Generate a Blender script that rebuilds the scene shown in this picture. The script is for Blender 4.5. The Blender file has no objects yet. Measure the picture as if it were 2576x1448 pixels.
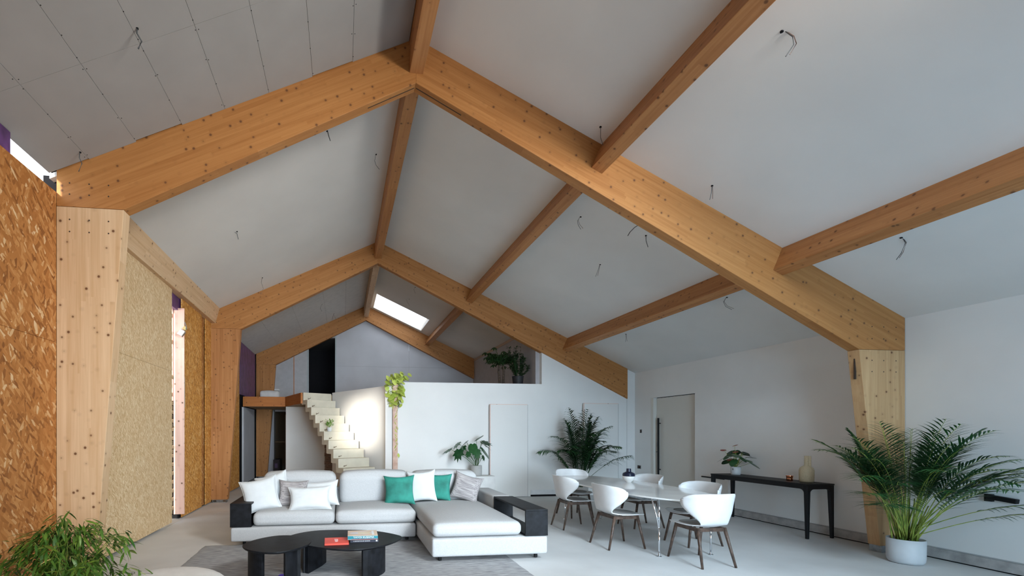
import bpy, bmesh, math, random
from mathutils import Vector, Matrix, noise
random.seed(7)
S = bpy.context.scene
COL = S.collection
PI = math.pi
def V(*a): return Vector(a)

# ------------------------------------------------------------------ camera, world, lights
cam_d = bpy.data.cameras.new('camera'); cam = bpy.data.objects.new('camera', cam_d); COL.objects.link(cam)
cam_d.sensor_fit = 'HORIZONTAL'; cam_d.sensor_width = 36.0
cam_d.lens = 1100.0/2576*36.0
cam_d.shift_x = (1288-995)/2576.0
cam_d.shift_y = (1087.6-724)/2576.0
cam_d.clip_start = .05
cam.location = (0, 0, 1.5); cam.rotation_euler = (PI/2, 0, -.1213)
S.camera = cam
S.view_settings.view_transform = 'Standard'; S.view_settings.look = 'None'
S.view_settings.gamma = 1; S.view_settings.use_curve_mapping = False
S.view_settings.exposure = -0.17

w = bpy.data.worlds.new('World'); S.world = w; w.use_nodes = True
bg = w.node_tree.nodes['Background']; bg.inputs[0].default_value = (.86, .93, 1, 1); bg.inputs[1].default_value = 3.2

def area(name, loc, target, sx, sy, power, color, spread=180):
    l = bpy.data.lights.new(name, 'AREA'); l.shape = 'RECTANGLE'; l.size = sx; l.size_y = sy
    l.energy = power; l.color = color; l.spread = math.radians(spread)
    o = bpy.data.objects.new(name, l); COL.objects.link(o); o.location = loc
    o.rotation_euler = (V(*target)-V(*loc)).to_track_quat('-Z', 'Y').to_euler()
    return o
area('daylight_front', (2.2, -2.3, 1.6), (.6, 6, .7), 4.2, 2.2, 140, (.74, .88, 1), 62)
area('added_overhead_fill', (4.2, .8, 4.0), (3.2, 6.2, 0), 2.2, 1.3, 135, (.66, .85, 1), 100)  # added lamp, gives floor and tabletops more light from above
area('daylight_front_right', (3.6, -2.2, 1.5), (6.8, 5, .7), 2.6, 2.2, 100, (.47, .75, 1), 95)
area('added_left_wall_fill', (3.6, .3, 4.25), (-2.7, 7.4, 2.9), 1.6, 1.2, 190, (1, .97, .90), 100)  # added lamp aimed across the hall to brighten the left wall
area('daylight_doorway', (-3.75, 7.1, 3.35), (-2.8, 8.05, 3.1), .6, .6, 15, (1, .97, .93))
area('daylight_side', (-2.45, 1.4, 1.6), (1.5, 6.5, 2.2), 1.8, 1.6, 30, (1, .93, .85))
sun = bpy.data.lights.new('sun', 'SUN'); sun.energy = 9.5; sun.angle = math.radians(2.6); sun.color = (1, .93, .82)
so = bpy.data.objects.new('sun', sun); COL.objects.link(so)
SUNDIR = V(.16, 1, -.14).normalized()
so.rotation_euler = SUNDIR.to_track_quat('-Z', 'Y').to_euler(); so.location = (0, -8, 8)

# ------------------------------------------------------------------ constants of the hall
XL, XR, XA = -2.80, 7.04, .796
YF = [4.689, 9.781, 14.781]; T = .13
ZA, ZABOT = 5.782, 5.296
ML = (5.782-4.081)/(XA-XL); MR = (5.782-2.939)/(XR-XA)
def zr(x): return ZA-(XA-x)*ML if x < XA else ZA-(x-XA)*MR

# ------------------------------------------------------------------ node materials
def mat(name):
    m = bpy.data.materials.new(name); m.use_nodes = True
    nt = m.node_tree; b = nt.nodes['Principled BSDF']; return m, nt, b
def N(nt, t, **kw):
    n = nt.nodes.new(t)
    for k, v in kw.items():
        if k in n.bl_rna.properties.keys(): setattr(n, k, v)
        else: n.inputs[k].default_value = v
    return n
def L(nt, a, b): nt.links.new(a, b)
def ramp(nt, fac, stops):
    r = nt.nodes.new('ShaderNodeValToRGB'); e = r.color_ramp.elements
    while len(e) < len(stops): e.new(.5)
    for i, (p, c) in enumerate(stops): e[i].position = p; e[i].color = (*c, 1)
    L(nt, fac, r.inputs[0]); return r.outputs[0]
def mixc(nt, fac, a, b, mode='MIX'):
    m = nt.nodes.new('ShaderNodeMix'); m.data_type = 'RGBA'; m.blend_type = mode
    for i, v in ((0, fac), (6, a), (7, b)):
        if hasattr(v, 'links') or hasattr(v, 'is_linked'): L(nt, v, m.inputs[i])
        elif i == 0: m.inputs[0].default_value = v
        else: m.inputs[i].default_value = (*v, 1)
    return m.outputs[2]
def M_(nt, op, a, b=None):
    m = nt.nodes.new('ShaderNodeMath'); m.operation = op
    for i, v in enumerate((a, b)):
        if v is None: continue
        if hasattr(v, 'is_linked'): L(nt, v, m.inputs[i])
        else: m.inputs[i].default_value = v
    return m.outputs[0]
def coords(nt, kind='Object', scale=(1, 1, 1), rot=(0, 0, 0)):
    tc = nt.nodes.new('ShaderNodeTexCoord'); mp = nt.nodes.new('ShaderNodeMapping')
    mp.inputs['Scale'].default_value = scale; mp.inputs['Rotation'].default_value = rot
    L(nt, tc.outputs[kind], mp.inputs[0]); return mp.outputs[0]
def bump(nt, b, h, strength=.3, dist=.01):
    n = nt.nodes.new('ShaderNodeBump'); n.inputs['Strength'].default_value = strength; n.inputs['Distance'].default_value = dist
    L(nt, h, n.inputs['Height']); L(nt, n.outputs[0], b.inputs['Normal'])

def plain(name, color, rough=.5, metal=0., spec=.5, noisy=0., nscale=8, bumps=0., bscale=60, var=None):
    m, nt, b = mat(name)
    b.inputs['Roughness'].default_value = rough; b.inputs['Metallic'].default_value = metal
    b.inputs['Specular IOR Level'].default_value = spec
    co = coords(nt)
    n = N(nt, 'ShaderNodeTexNoise', Scale=nscale, Detail=4.0); L(nt, co, n.inputs['Vector'])
    k = noisy if noisy else .03
    c2 = var if var else tuple(max(0, c*(1-2.5*k)) for c in color)
    c1 = tuple(min(1, c*(1+k)) for c in color)
    L(nt, ramp(nt, n.outputs[0], [(.3, c2), (.7, c1)]), b.inputs['Base Color'])
    if bumps:
        n2 = N(nt, 'ShaderNodeTexNoise', Scale=bscale, Detail=3.0); L(nt, co, n2.inputs['Vector'])
        bump(nt, b, n2.outputs[0], bumps, .004)
    return m

def glulam(name, light, dark, knot=(.15, .062, .025), lam=.045, rough=.55):
    m, nt, b = mat(name); b.inputs['Roughness'].default_value = rough; b.inputs['Specular IOR Level'].default_value = .35
    tc = nt.nodes.new('ShaderNodeTexCoord'); sp = nt.nodes.new('ShaderNodeSeparateXYZ'); L(nt, tc.outputs['Object'], sp.inputs[0])
    oi = nt.nodes.new('ShaderNodeObjectInfo')
    row = M_(nt, 'FLOOR', M_(nt, 'DIVIDE', sp.outputs[1], lam))
    wn = N(nt, 'ShaderNodeTexWhiteNoise', noise_dimensions='2D'); cb = nt.nodes.new('ShaderNodeCombineXYZ')
    L(nt, row, cb.inputs[0]); L(nt, oi.outputs['Random'], cb.inputs[1]); L(nt, cb.outputs[0], wn.inputs['Vector'])
    seg = M_(nt, 'FLOOR', M_(nt, 'DIVIDE', M_(nt, 'ADD', sp.outputs[0], M_(nt, 'MULTIPLY', wn.outputs['Value'], 5.0)), 1.7))
    wn2 = N(nt, 'ShaderNodeTexWhiteNoise', noise_dimensions='3D'); cb2 = nt.nodes.new('ShaderNodeCombineXYZ')
    L(nt, row, cb2.inputs[0]); L(nt, seg, cb2.inputs[1]); L(nt, oi.outputs['Random'], cb2.inputs[2]); L(nt, cb2.outputs[0], wn2.inputs['Vector'])
    # long grain
    mp = nt.nodes.new('ShaderNodeMapping'); mp.inputs['Scale'].default_value = (.9, 22, 22); L(nt, tc.outputs['Object'], mp.inputs[0])
    off = nt.nodes.new('ShaderNodeVectorMath'); off.operation = 'ADD'; L(nt, mp.outputs[0], off.inputs[0])
    cb3 = nt.nodes.new('ShaderNodeCombineXYZ'); L(nt, M_(nt, 'MULTIPLY', wn2.outputs['Value'], 40.0), cb3.inputs[0]); L(nt, cb3.outputs[0], off.inputs[1])
    g = N(nt, 'ShaderNodeTexNoise', Scale=1.4, Detail=5.0, Distortion=.6); L(nt, off.outputs[0], g.inputs['Vector'])
    f = M_(nt, 'ADD', M_(nt, 'MULTIPLY', wn2.outputs['Value'], .20), M_(nt, 'MULTIPLY', g.outputs[0], .80))
    base = ramp(nt, f, [(.25, dark), (.5, tuple((a+c)/2 for a, c in zip(light, dark))), (.75, light)])
    # knots
    vo = N(nt, 'ShaderNodeTexVoronoi', Scale=10.0, Randomness=1.0); vm = nt.nodes.new('ShaderNodeVectorMath'); vm.operation = 'ADD'
    cb4 = nt.nodes.new('ShaderNodeCombineXYZ')
    for i in range(3): L(nt, M_(nt, 'MULTIPLY', oi.outputs['Random'], 17.3+i*9), cb4.inputs[i])
    L(nt, tc.outputs['Object'], vm.inputs[0]); L(nt, cb4.outputs[0], vm.inputs[1]); L(nt, vm.outputs[0], vo.inputs['Vector'])
    k = ramp(nt, vo.outputs['Distance'], [(.06, (1, 1, 1)), (.12, (.75, .75, .75)), (.16, (.14, .14, .14)), (.34, (0, 0, 0))])
    base = mixc(nt, k, base, knot)
    L(nt, base, b.inputs['Base Color'])
    bump(nt, b, g.outputs[0], .08, .004)
    return m

def osb(name, stops, k=1., dirt=0.):
    m, nt, b = mat(name); b.inputs['Roughness'].default_value = .6; b.inputs['Specular IOR Level'].default_value = .3
    outs = []
    for i, (ang, s) in enumerate(((.10, 1.), (-.32, 1.15), (.45, 1.1), (-.8, 1.4))):
        tc = nt.nodes.new('ShaderNodeTexCoord')
        # (Y,Z) plane of the wall -> (u,v)
        sp = nt.nodes.new('ShaderNodeSeparateXYZ'); L(nt, tc.outputs['Object'], sp.inputs[0])
        cb = nt.nodes.new('ShaderNodeCombineXYZ'); L(nt, sp.outputs[1], cb.inputs[0]); L(nt, sp.outputs[2], cb.inputs[1])
        rt = nt.nodes.new('ShaderNodeMapping'); rt.inputs['Rotation'].default_value = (0, 0, ang); rt.inputs['Location'].default_value = (i*3.1, i*1.7, 0)
        L(nt, cb.outputs[0], rt.inputs[0])
        sc = nt.nodes.new('ShaderNodeMapping'); sc.inputs['Scale'].default_value = (34*s*k, 9*s*k, 1); L(nt, rt.outputs[0], sc.inputs[0])
        no = N(nt, 'ShaderNodeTexNoise', Scale=1.2, Detail=2.0); L(nt, sc.outputs[0], no.inputs['Vector'])
        ad = nt.nodes.new('ShaderNodeVectorMath'); ad.operation = 'MULTIPLY_ADD'; L(nt, no.outputs['Color'], ad.inputs[0]); ad.inputs[1].default_value = (.25, .18, 0); L(nt, sc.outputs[0], ad.inputs[2])
        vo = N(nt, 'ShaderNodeTexVoronoi', voronoi_dimensions='2D', distance='CHEBYCHEV', Scale=1.0); L(nt, ad.outputs[0], vo.inputs['Vector'])
        s3 = nt.nodes.new('ShaderNodeSeparateXYZ'); L(nt, vo.outputs['Color'], s3.inputs[0])
        outs.append(s3)
    val = outs[0].outputs[0]
    for o in outs[1:]:
        mk = M_(nt, 'GREATER_THAN', o.outputs[1], .62)
        val = mixc(nt, mk, val, o.outputs[0])
    n = N(nt, 'ShaderNodeTexNoise', Scale=2.2, Detail=3.0); L(nt, coords(nt), n.inputs['Vector'])
    f = M_(nt, 'ADD', M_(nt, 'MULTIPLY', val, .8), M_(nt, 'MULTIPLY', n.outputs[0], .25))
    c = ramp(nt, f, stops)
    L(nt, c, b.inputs['Base Color']); bump(nt, b, val, .15, .003)
    return m

WOOD = glulam('spruce_glulam', (.49, .23, .075), (.35, .14, .038))
WOODL = glulam('lit_spruce_glulam', (.75, .54, .345), (.59, .375, .20))  # same spruce, made paler for the strong light on it
WOODP = glulam('purlin_spruce', (.52, .25, .095), (.34, .135, .042))
WOODO = glulam('orange_joist_timber', (.52, .20, .05), (.36, .115, .025), lam=.4)
WOODR = glulam('dim_lit_spruce_glulam', (.62, .39, .20), (.46, .26, .115))  # same spruce again, toned down for the dimmer light on the right column
PINK = glulam('raw_pink_batten_timber', (.86, .60, .50), (.74, .45, .36), lam=.4)
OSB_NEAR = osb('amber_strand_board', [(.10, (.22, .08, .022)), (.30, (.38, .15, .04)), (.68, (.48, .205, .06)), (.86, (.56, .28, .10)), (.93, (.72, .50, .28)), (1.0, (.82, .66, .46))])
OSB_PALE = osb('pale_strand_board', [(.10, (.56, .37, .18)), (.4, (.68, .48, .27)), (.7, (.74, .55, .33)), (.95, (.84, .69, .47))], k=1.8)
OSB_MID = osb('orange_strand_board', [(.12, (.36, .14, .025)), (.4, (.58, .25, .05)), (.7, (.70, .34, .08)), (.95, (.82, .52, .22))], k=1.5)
PLASTER = plain('painted_white_plaster', (.80, .79, .77), .85, spec=.2, noisy=.015, nscale=1.5)
SKIM = plain('skimmed_ceiling_plaster', (.74, .73, .71), .9, spec=.15, noisy=.02, nscale=1.2)
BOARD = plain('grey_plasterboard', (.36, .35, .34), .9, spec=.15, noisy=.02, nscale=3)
BOARDB = plain('blue_grey_plasterboard', (.52, .53, .57), .9, spec=.15, noisy=.03, nscale=2)
CONC = plain('concrete_floor', (.64, .64, .635), .58, spec=.35, noisy=.05, nscale=1.3, bumps=.1, bscale=30)
STAIRC = plain('precast_stair_concrete', (.60, .555, .45), .75, spec=.3, noisy=.04, nscale=5, bumps=.2, bscale=90)
ROUGHC = plain('rough_concrete_kicker', (.43, .41, .395), .9, noisy=.12, nscale=9, bumps=.6, bscale=60)
GAPM = plain('black_gap', (.012, .012, .014), .9, spec=.1)
PURPLE = plain('purple_membrane', (.13, .055, .20), .35, spec=.5, noisy=.25, nscale=6, bumps=.5, bscale=9)
WHITEDOOR = plain('white_door_paint', (.78, .765, .74), .7, spec=.25, noisy=.006, nscale=1)
CREAMDOOR = plain('primed_cream_door', (.70, .67, .61), .6, spec=.3, noisy=.006, nscale=1)
BLACKM = plain('black_powder_coat', (.008, .008, .009), .5, spec=.25)
STEEL = plain('galvanised_steel', (.42, .45, .48), .35, metal=.85, noisy=.12, nscale=30)
CHROME = plain('chrome', (.75, .77, .8), .12, metal=1.)
FABRIC = plain('light_grey_boucle', (.49, .495, .50), .95, spec=.1, noisy=.04, nscale=90, bumps=.6, bscale=260)
LINEN = plain('white_linen', (.64, .66, .67), .9, spec=.1, bumps=.3, bscale=200)
VELVET = plain('green_velvet', (.03, .23, .18), .75, spec=.3, noisy=.2, nscale=5, bumps=.2, bscale=90)
BLACKOAK = plain('black_stained_oak', (.008, .009, .012), .5, spec=.22, noisy=.3, nscale=14)
MARBLE = plain('pale_stone_tabletop', (.82, .81, .79), .08, spec=.6, noisy=.04, nscale=3)
SHELL = plain('white_moulded_plastic', (.74, .74, .74), .35, spec=.5)
PADM = plain('grey_seat_pad', (.30, .29, .28), .95, spec=.1, bumps=.3, bscale=300)
WALNUT = plain('dark_stained_ash', (.10, .062, .045), .4, spec=.5, noisy=.25, nscale=25)
POTW = plain('off_white_stoneware', (.46, .45, .43), .7, spec=.3, noisy=.03, nscale=40)
POTG = plain('pale_grey_pot', (.55, .56, .57), .55, spec=.4)
POTB = plain('black_nursery_pot', (.015, .015, .018), .6)
SOIL = plain('potting_soil', (.035, .022, .014), .95, noisy=.3, nscale=50, bumps=.8, bscale=60)
CREAM = plain('cream_stoneware', (.52, .44, .30), .75, spec=.25, noisy=.05, nscale=60, bumps=.15, bscale=200)
COPPER = plain('polished_copper', (.85, .32, .16), .13, metal=1.)
NAVY = plain('navy_glaze', (.008, .012, .035), .3)
BRICKM = plain('brown_brick', (.30, .19, .14), .85, noisy=.2, nscale=18, bumps=.5, bscale=60)
BRICKY = plain('yellow_stock_brick', (.60, .48, .30), .9, noisy=.2, nscale=18, bumps=.5, bscale=60)
MORTAR = plain('mortar', (.38, .33, .27), .95, noisy=.1, nscale=30)
PINKPL = plain('raw_pink_plaster', (.66, .50, .42), .95, noisy=.12, nscale=7, var=(.50, .30, .22))
TRUNK = plain('brown_bark', (.10, .065, .045), .9, noisy=.3, nscale=30)
CANE = plain('yellow_green_cane', (.34, .36, .07), .45, spec=.4, noisy=.25, nscale=10, var=(.10, .20, .03))
WIRE = plain('grey_cable_sheath', (.10, .11, .12), .5)
WIREBR = plain('brown_and_blue_cable', (.16, .09, .07), .5)
PAPER = plain('book_page_edges', (.72, .70, .66), .9)
def leafmat(name, c1, c2, rough=.4):
    m, nt, b = mat(name); b.inputs['Roughness'].default_value = rough
    oi = nt.nodes.new('ShaderNodeObjectInfo'); n = N(nt, 'ShaderNodeTexNoise', Scale=14.0, Detail=3.0); L(nt, coords(nt), n.inputs['Vector'])
    f = M_(nt, 'ADD', M_(nt, 'MULTIPLY', n.outputs[0], .75), M_(nt, 'MULTIPLY', oi.outputs['Random'], .4))
    L(nt, ramp(nt, f, [(.3, c1), (.8, c2)]), b.inputs['Base Color'])
    b.inputs['Transmission Weight'].default_value = 0; b.inputs['Subsurface Weight'].default_value = 0
    return m
PALM = leafmat('dark_palm_leaf', (.010, .050, .016), (.035, .14, .035))
KENT = leafmat('deep_green_palm_leaf', (.010, .040, .012), (.03, .10, .028))
BAMB = leafmat('bamboo_leaf', (.02, .09, .012), (.17, .27, .03))
BAMBY = leafmat('yellowed_bamboo_leaf', (.5, .38, .08), (.6, .5, .2))
POTH = leafmat('lime_pothos_leaf', (.36, .46, .07), (.62, .68, .16))
MONS = leafmat('glossy_monstera_leaf', (.010, .050, .018), (.03, .12, .035), .28)
ANTH = leafmat('dark_anthurium_leaf', (.012, .045, .018), (.03, .10, .035), .3)
ANTHR = leafmat('red_anthurium_bract', (.45, .06, .05), (.6, .16, .12), .3)
LOFTG = leafmat('dark_loft_leaf', (.012, .04, .012), (.04, .09, .025))  # dark green leaves of both loft plants

# striped / textured specials
def slub(name, a, bcol, ang=0., sc=(3, 60, 60)):
    m, nt, b = mat(name); b.inputs['Roughness'].default_value = .95; b.inputs['Specular IOR Level'].default_value = .1
    n = N(nt, 'ShaderNodeTexNoise', Scale=1.6, Detail=4.0); L(nt, coords(nt, scale=sc, rot=(0, 0, ang)), n.inputs['Vector'])
    L(nt, ramp(nt, n.outputs[0], [(.35, a), (.62, bcol)]), b.inputs['Base Color']); bump(nt, b, n.outputs[0], .4, .006); return m
KNIT = slub('grey_slub_weave', (.20, .185, .19), (.43, .40, .395))
RUGM = slub('distressed_grey_rug', (.24, .24, .25), (.42, .42, .425), sc=(5, 40, 1))

# ------------------------------------------------------------------ object helpers
def lnk(o, parent=None):
    COL.objects.link(o)
    if parent is not None: o.parent = parent
    return o
def mobj(name, verts, faces, m=None, parent=None, smooth=False, bev=0, solid=0, sub=0):
    me = bpy.data.meshes.new(name); me.from_pydata([tuple(v) for v in verts], [], faces); me.validate()
    bm = bmesh.new(); bm.from_mesh(me); bmesh.ops.recalc_face_normals(bm, faces=bm.faces); bm.to_mesh(me); bm.free()
    if smooth:
        for p in me.polygons: p.use_smooth = True
    if m: me.materials.append(m)
    o = bpy.data.objects.new(name, me); lnk(o, parent)
    if solid: md = o.modifiers.new('s', 'SOLIDIFY'); md.thickness = solid; md.offset = 0
    if sub: md = o.modifiers.new('u', 'SUBSURF'); md.levels = sub; md.render_levels = sub
    if bev:
        md = o.modifiers.new('b', 'BEVEL'); md.width = bev; md.segments = 2; md.limit_method = 'ANGLE'; md.angle_limit = .6
    return o
class G:                                   # geometry collector
    def __init__(s): s.v = []; s.f = []
    def add(s, vs, fs):
        n = len(s.v); s.v += [V(*v) if not isinstance(v, Vector) else v for v in vs]; s.f += [[i+n for i in f] for f in fs]; return s
    def box(s, x0, x1, y0, y1, z0, z1, M=None):
        vs = [V(x, y, z) for z in (z0, z1) for y in (y0, y1) for x in (x0, x1)]
        if M: vs = [M @ v for v in vs]
        return s.add(vs, [[0, 1, 3, 2], [4, 6, 7, 5], [0, 4, 5, 1], [2, 3, 7, 6], [0, 2, 6, 4], [1, 5, 7, 3]])
    def prism(s, poly, a0, a1, f):          # poly of 2-d points, f(p, a) -> Vector
        n = len(poly); vs = [f(p, a0) for p in poly]+[f(p, a1) for p in poly]
        return s.add(vs, [list(range(n))[::-1], list(range(n, 2*n))]+[[i, (i+1) % n, n+(i+1) % n, n+i] for i in range(n)])
    def tube(s, pts, r, n=8, r1=None):
        pts = [V(*p) if not isinstance(p, Vector) else p for p in pts]; rings = []
        k = len(pts); up = V(0, 0, 1)
        for i, p in enumerate(pts):
            d = (pts[min(i+1, k-1)]-pts[max(i-1, 0)]).normalized()
            a = d.cross(up if abs(d.z) < .95 else V(1, 0, 0)).normalized(); b = d.cross(a)
            rr = r if r1 is None else r+(r1-r)*i/(k-1)
            rings.append([p+a*rr*math.cos(2*PI*j/n)+b*rr*math.sin(2*PI*j/n) for j in range(n)])
        vs = [v for q in rings for v in q]; fs = []
        for i in range(k-1):
            for j in range(n): fs.append([i*n+j, i*n+(j+1) % n, (i+1)*n+(j+1) % n, (i+1)*n+j])
        fs += [list(range(n))[::-1], [(k-1)*n+j for j in range(n)]]
        return s.add(vs, fs)
    def lathe(s, prof, n=32, c=(0, 0, 0)):
        vs = []; fs = []; k = len(prof)
        for r, z in prof:
            for j in range(n): vs.append(V(c[0]+r*math.cos(2*PI*j/n), c[1]+r*math.sin(2*PI*j/n), c[2]+z))
        for i in range(k-1):
            for j in range(n): fs.append([i*n+j, i*n+(j+1) % n, (i+1)*n+(j+1) % n, (i+1)*n+j])
        fs += [list(range(n))[::-1], [(k-1)*n+j for j in range(n)]]
        return s.add(vs, fs)
    def obj(s, name, m, parent=None, **kw): return mobj(name, s.v, s.f, m, parent, **kw)

def tag(o, label, cat, group=None):
    o['label'] = label; o['category'] = cat
    if group: o['group'] = group
    return o
def thing(name, label, cat, loc=(0, 0, 0), rz=0, group=None):
    o = bpy.data.objects.new(name, None); COL.objects.link(o); o.location = loc; o.rotation_euler = (0, 0, rz)
    o.empty_display_size = .1
    return tag(o, label, cat, group)
def struct(o): o['kind'] = 'structure'; return o
def stuff(o): o['kind'] = 'stuff'; return o
def copy_tree(root, loc, rz, label=None, group=None):
    def rec(o, par):
        c = o.copy(); COL.objects.link(c); c.parent = par
        for ch in [x for x in KIDS.get(o.name, [])]: rec(ch, c)
        return c
    KIDS.clear()
    for o in COL.objects:
        if o.parent: KIDS.setdefault(o.parent.name, []).append(o)
    c = rec(root, None); c.location = loc; c.rotation_euler = (0, 0, rz)
    if label: c['label'] = label
    if group: c['group'] = group
    return c
KIDS = {}

# ------------------------------------------------------------------ floor and ground
XW = -4.6
o = struct(G().box(XW, XR+.3, -2.6, 15.3, -.15, 0).obj('floor', CONC))

# ------------------------------------------------------------------ ceilings
def slope_slab(g, x0, x1, y0, y1, th=.16, lift=0):
    pts = [(x0, zr(x0)+lift), (x1, zr(x1)+lift), (x1, zr(x1)+lift+th), (x0, zr(x0)+lift+th)]
    g.prism(pts, y0, y1, lambda p, a: V(p[0], a, p[1]))
ceil_r = struct(mobj('ceiling', [], [], SKIM))
def slab_part(name, x0, x1, y0, y1, m, parent=None, th=.16, lift=0, bev=0):
    g = G(); slope_slab(g, x0, x1, y0, y1, th, lift); return g.obj(name, m, parent, bev=bev)
g = G()
for (a, b, c, d) in ((XA, XR+.2, -2.6, YF[1]+.06), (XA, 1.02, YF[1]+.06, 15.2), (2.65, XR+.2, YF[1]+.06, 15.2), (1.02, 2.65, YF[1]+.06, 13.12), (1.02, 2.65, 14.58, 15.2)):
    slope_slab(g, a, b, c, d)
cr = struct(g.obj('ceiling', SKIM)); bpy.data.objects.remove(ceil_r)
g = G(); slope_slab(g, -2.9, XA, YF[0]+.06, YF[1]+.06)
cl = struct(g.obj('ceiling', SKIM))
# unfinished plasterboard bays (near left and far left)
g = G(); slope_slab(g, -2.86, XA, -2.6, YF[0]+.03, .12, .02); slope_slab(g, -2.9, XA, YF[1]+.08, 15.2, .12, .02)
cb_ = struct(g.obj('ceiling', GAPM))
def boards(x_edges, rows, m, sc):
    screws = G()
    for (y0, y1) in rows:
        for a, b in zip(x_edges[:-1], x_edges[1:]):
            jag = random.choice((0, .0, .012, .02)) if abs(y1-YF[0]) < .05 else 0
            gg = G(); pts = [(a+.0015, zr(a+.0015)-.004), (b-.0015, zr(b-.0015)-.004), (b-.0015, zr(b-.0015)+.016), (a+.0015, zr(a+.0015)+.016)]
            gg.prism(pts, y0+.0012, y1-.0012-jag, lambda p, t: V(p[0], t, p[1])); gg.obj('plasterboard', m, cb_)
        for a in x_edges[1:-1]:
            n = int((y1-y0)/.19)
            for k in range(n):
                for dx in ((-.012, .012) if random.random() < .25 else (0,)):
                    y = y0+.05+(y1-y0-.1)*k/max(1, n-1)+random.uniform(-.02, .02); x = a+dx+random.uniform(-.006, .006); z = zr(x)-.0045
                    screws.box(x-.004, x+.004, y-.003, y+.003, z-.001, z+.002)
    o = screws.obj('screw_heads', GAPM, cb_); stuff(o)
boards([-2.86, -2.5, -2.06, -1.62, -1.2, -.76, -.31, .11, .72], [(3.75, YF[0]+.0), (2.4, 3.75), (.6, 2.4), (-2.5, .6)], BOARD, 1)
boards([-2.9, -2.1, -1.3, -.5, .1, .73], [(YF[1]+.12, 12.2), (12.2, 14.78)], plain('skylit_plasterboard', (.66, .65, .63), .9), 1)  # far boards coloured lighter for the skylight falling on them

# roof window (open frame with glass) in the far right bay
M6 = plain('white_window_reveal', (.8, .8, .79), .6)
wf = struct(mobj('window_1', [], [], M6)); bpy.data.objects.remove(wf)
g = G()
for (a, b, c, d) in ((1.021, 1.035, 13.121, 14.579), (2.64, 2.649, 13.121, 14.579), (1.035, 2.64, 13.121, 13.13), (1.035, 2.64, 14.57, 14.579)): slope_slab(g, a, b, c, d, .10, -.002)
wroof = struct(g.obj('window_1', M6))
mg, ntg, bgl = mat('clear_glass')
_t = ntg.nodes.new('ShaderNodeBsdfTransparent'); _g = ntg.nodes.new('ShaderNodeBsdfGlossy'); _g.inputs['Roughness'].default_value = .02
_x = ntg.nodes.new('ShaderNodeMixShader'); _x.inputs[0].default_value = .05; ntg.links.new(_t.outputs[0], _x.inputs[1]); ntg.links.new(_g.outputs[0], _x.inputs[2]); ntg.links.new(_x.outputs[0], ntg.nodes['Material Output'].inputs[0])
g = G(); slope_slab(g, 1.036, 2.639, 13.131, 14.569, .006, .07); g.obj('pane', mg, wroof)

# ------------------------------------------------------------------ timber frames
def beam(name, pts, y0, y1, d, m, parent=None, origin=None, bev=.004):
    """pts: polygon (x,z) in the XZ plane, extruded y0..y1; d: (dx,dz) grain direction; local X follows the grain"""
    dx = V(d[0], 0, d[1]).normalized(); lz = V(0, 1, 0); ly = lz.cross(dx)
    o0 = V(pts[0][0], y0, pts[0][1])
    R = Matrix((dx, ly, lz)).transposed().to_4x4(); R.translation = o0
    Ri = R.inverted()
    n = len(pts); vs = [Ri @ V(p[0], y, p[1]) for y in (y0, y1) for p in pts]
    fs = [list(range(n)), list(range(n, 2*n))]+[[i, (i+1) % n, n+(i+1) % n, n+i] for i in range(n)]
    o = mobj(name, vs, fs, m, parent, bev=bev)
    if parent is not None: o.matrix_parent_inverse = Matrix.Identity(4); o.matrix_basis = Matrix.Translation(-V(*parent.location)) @ R
    else: o.matrix_basis = R
    return o
DOWEL = plain('dark_dowel_holes', (.05, .03, .02), .8)
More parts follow.
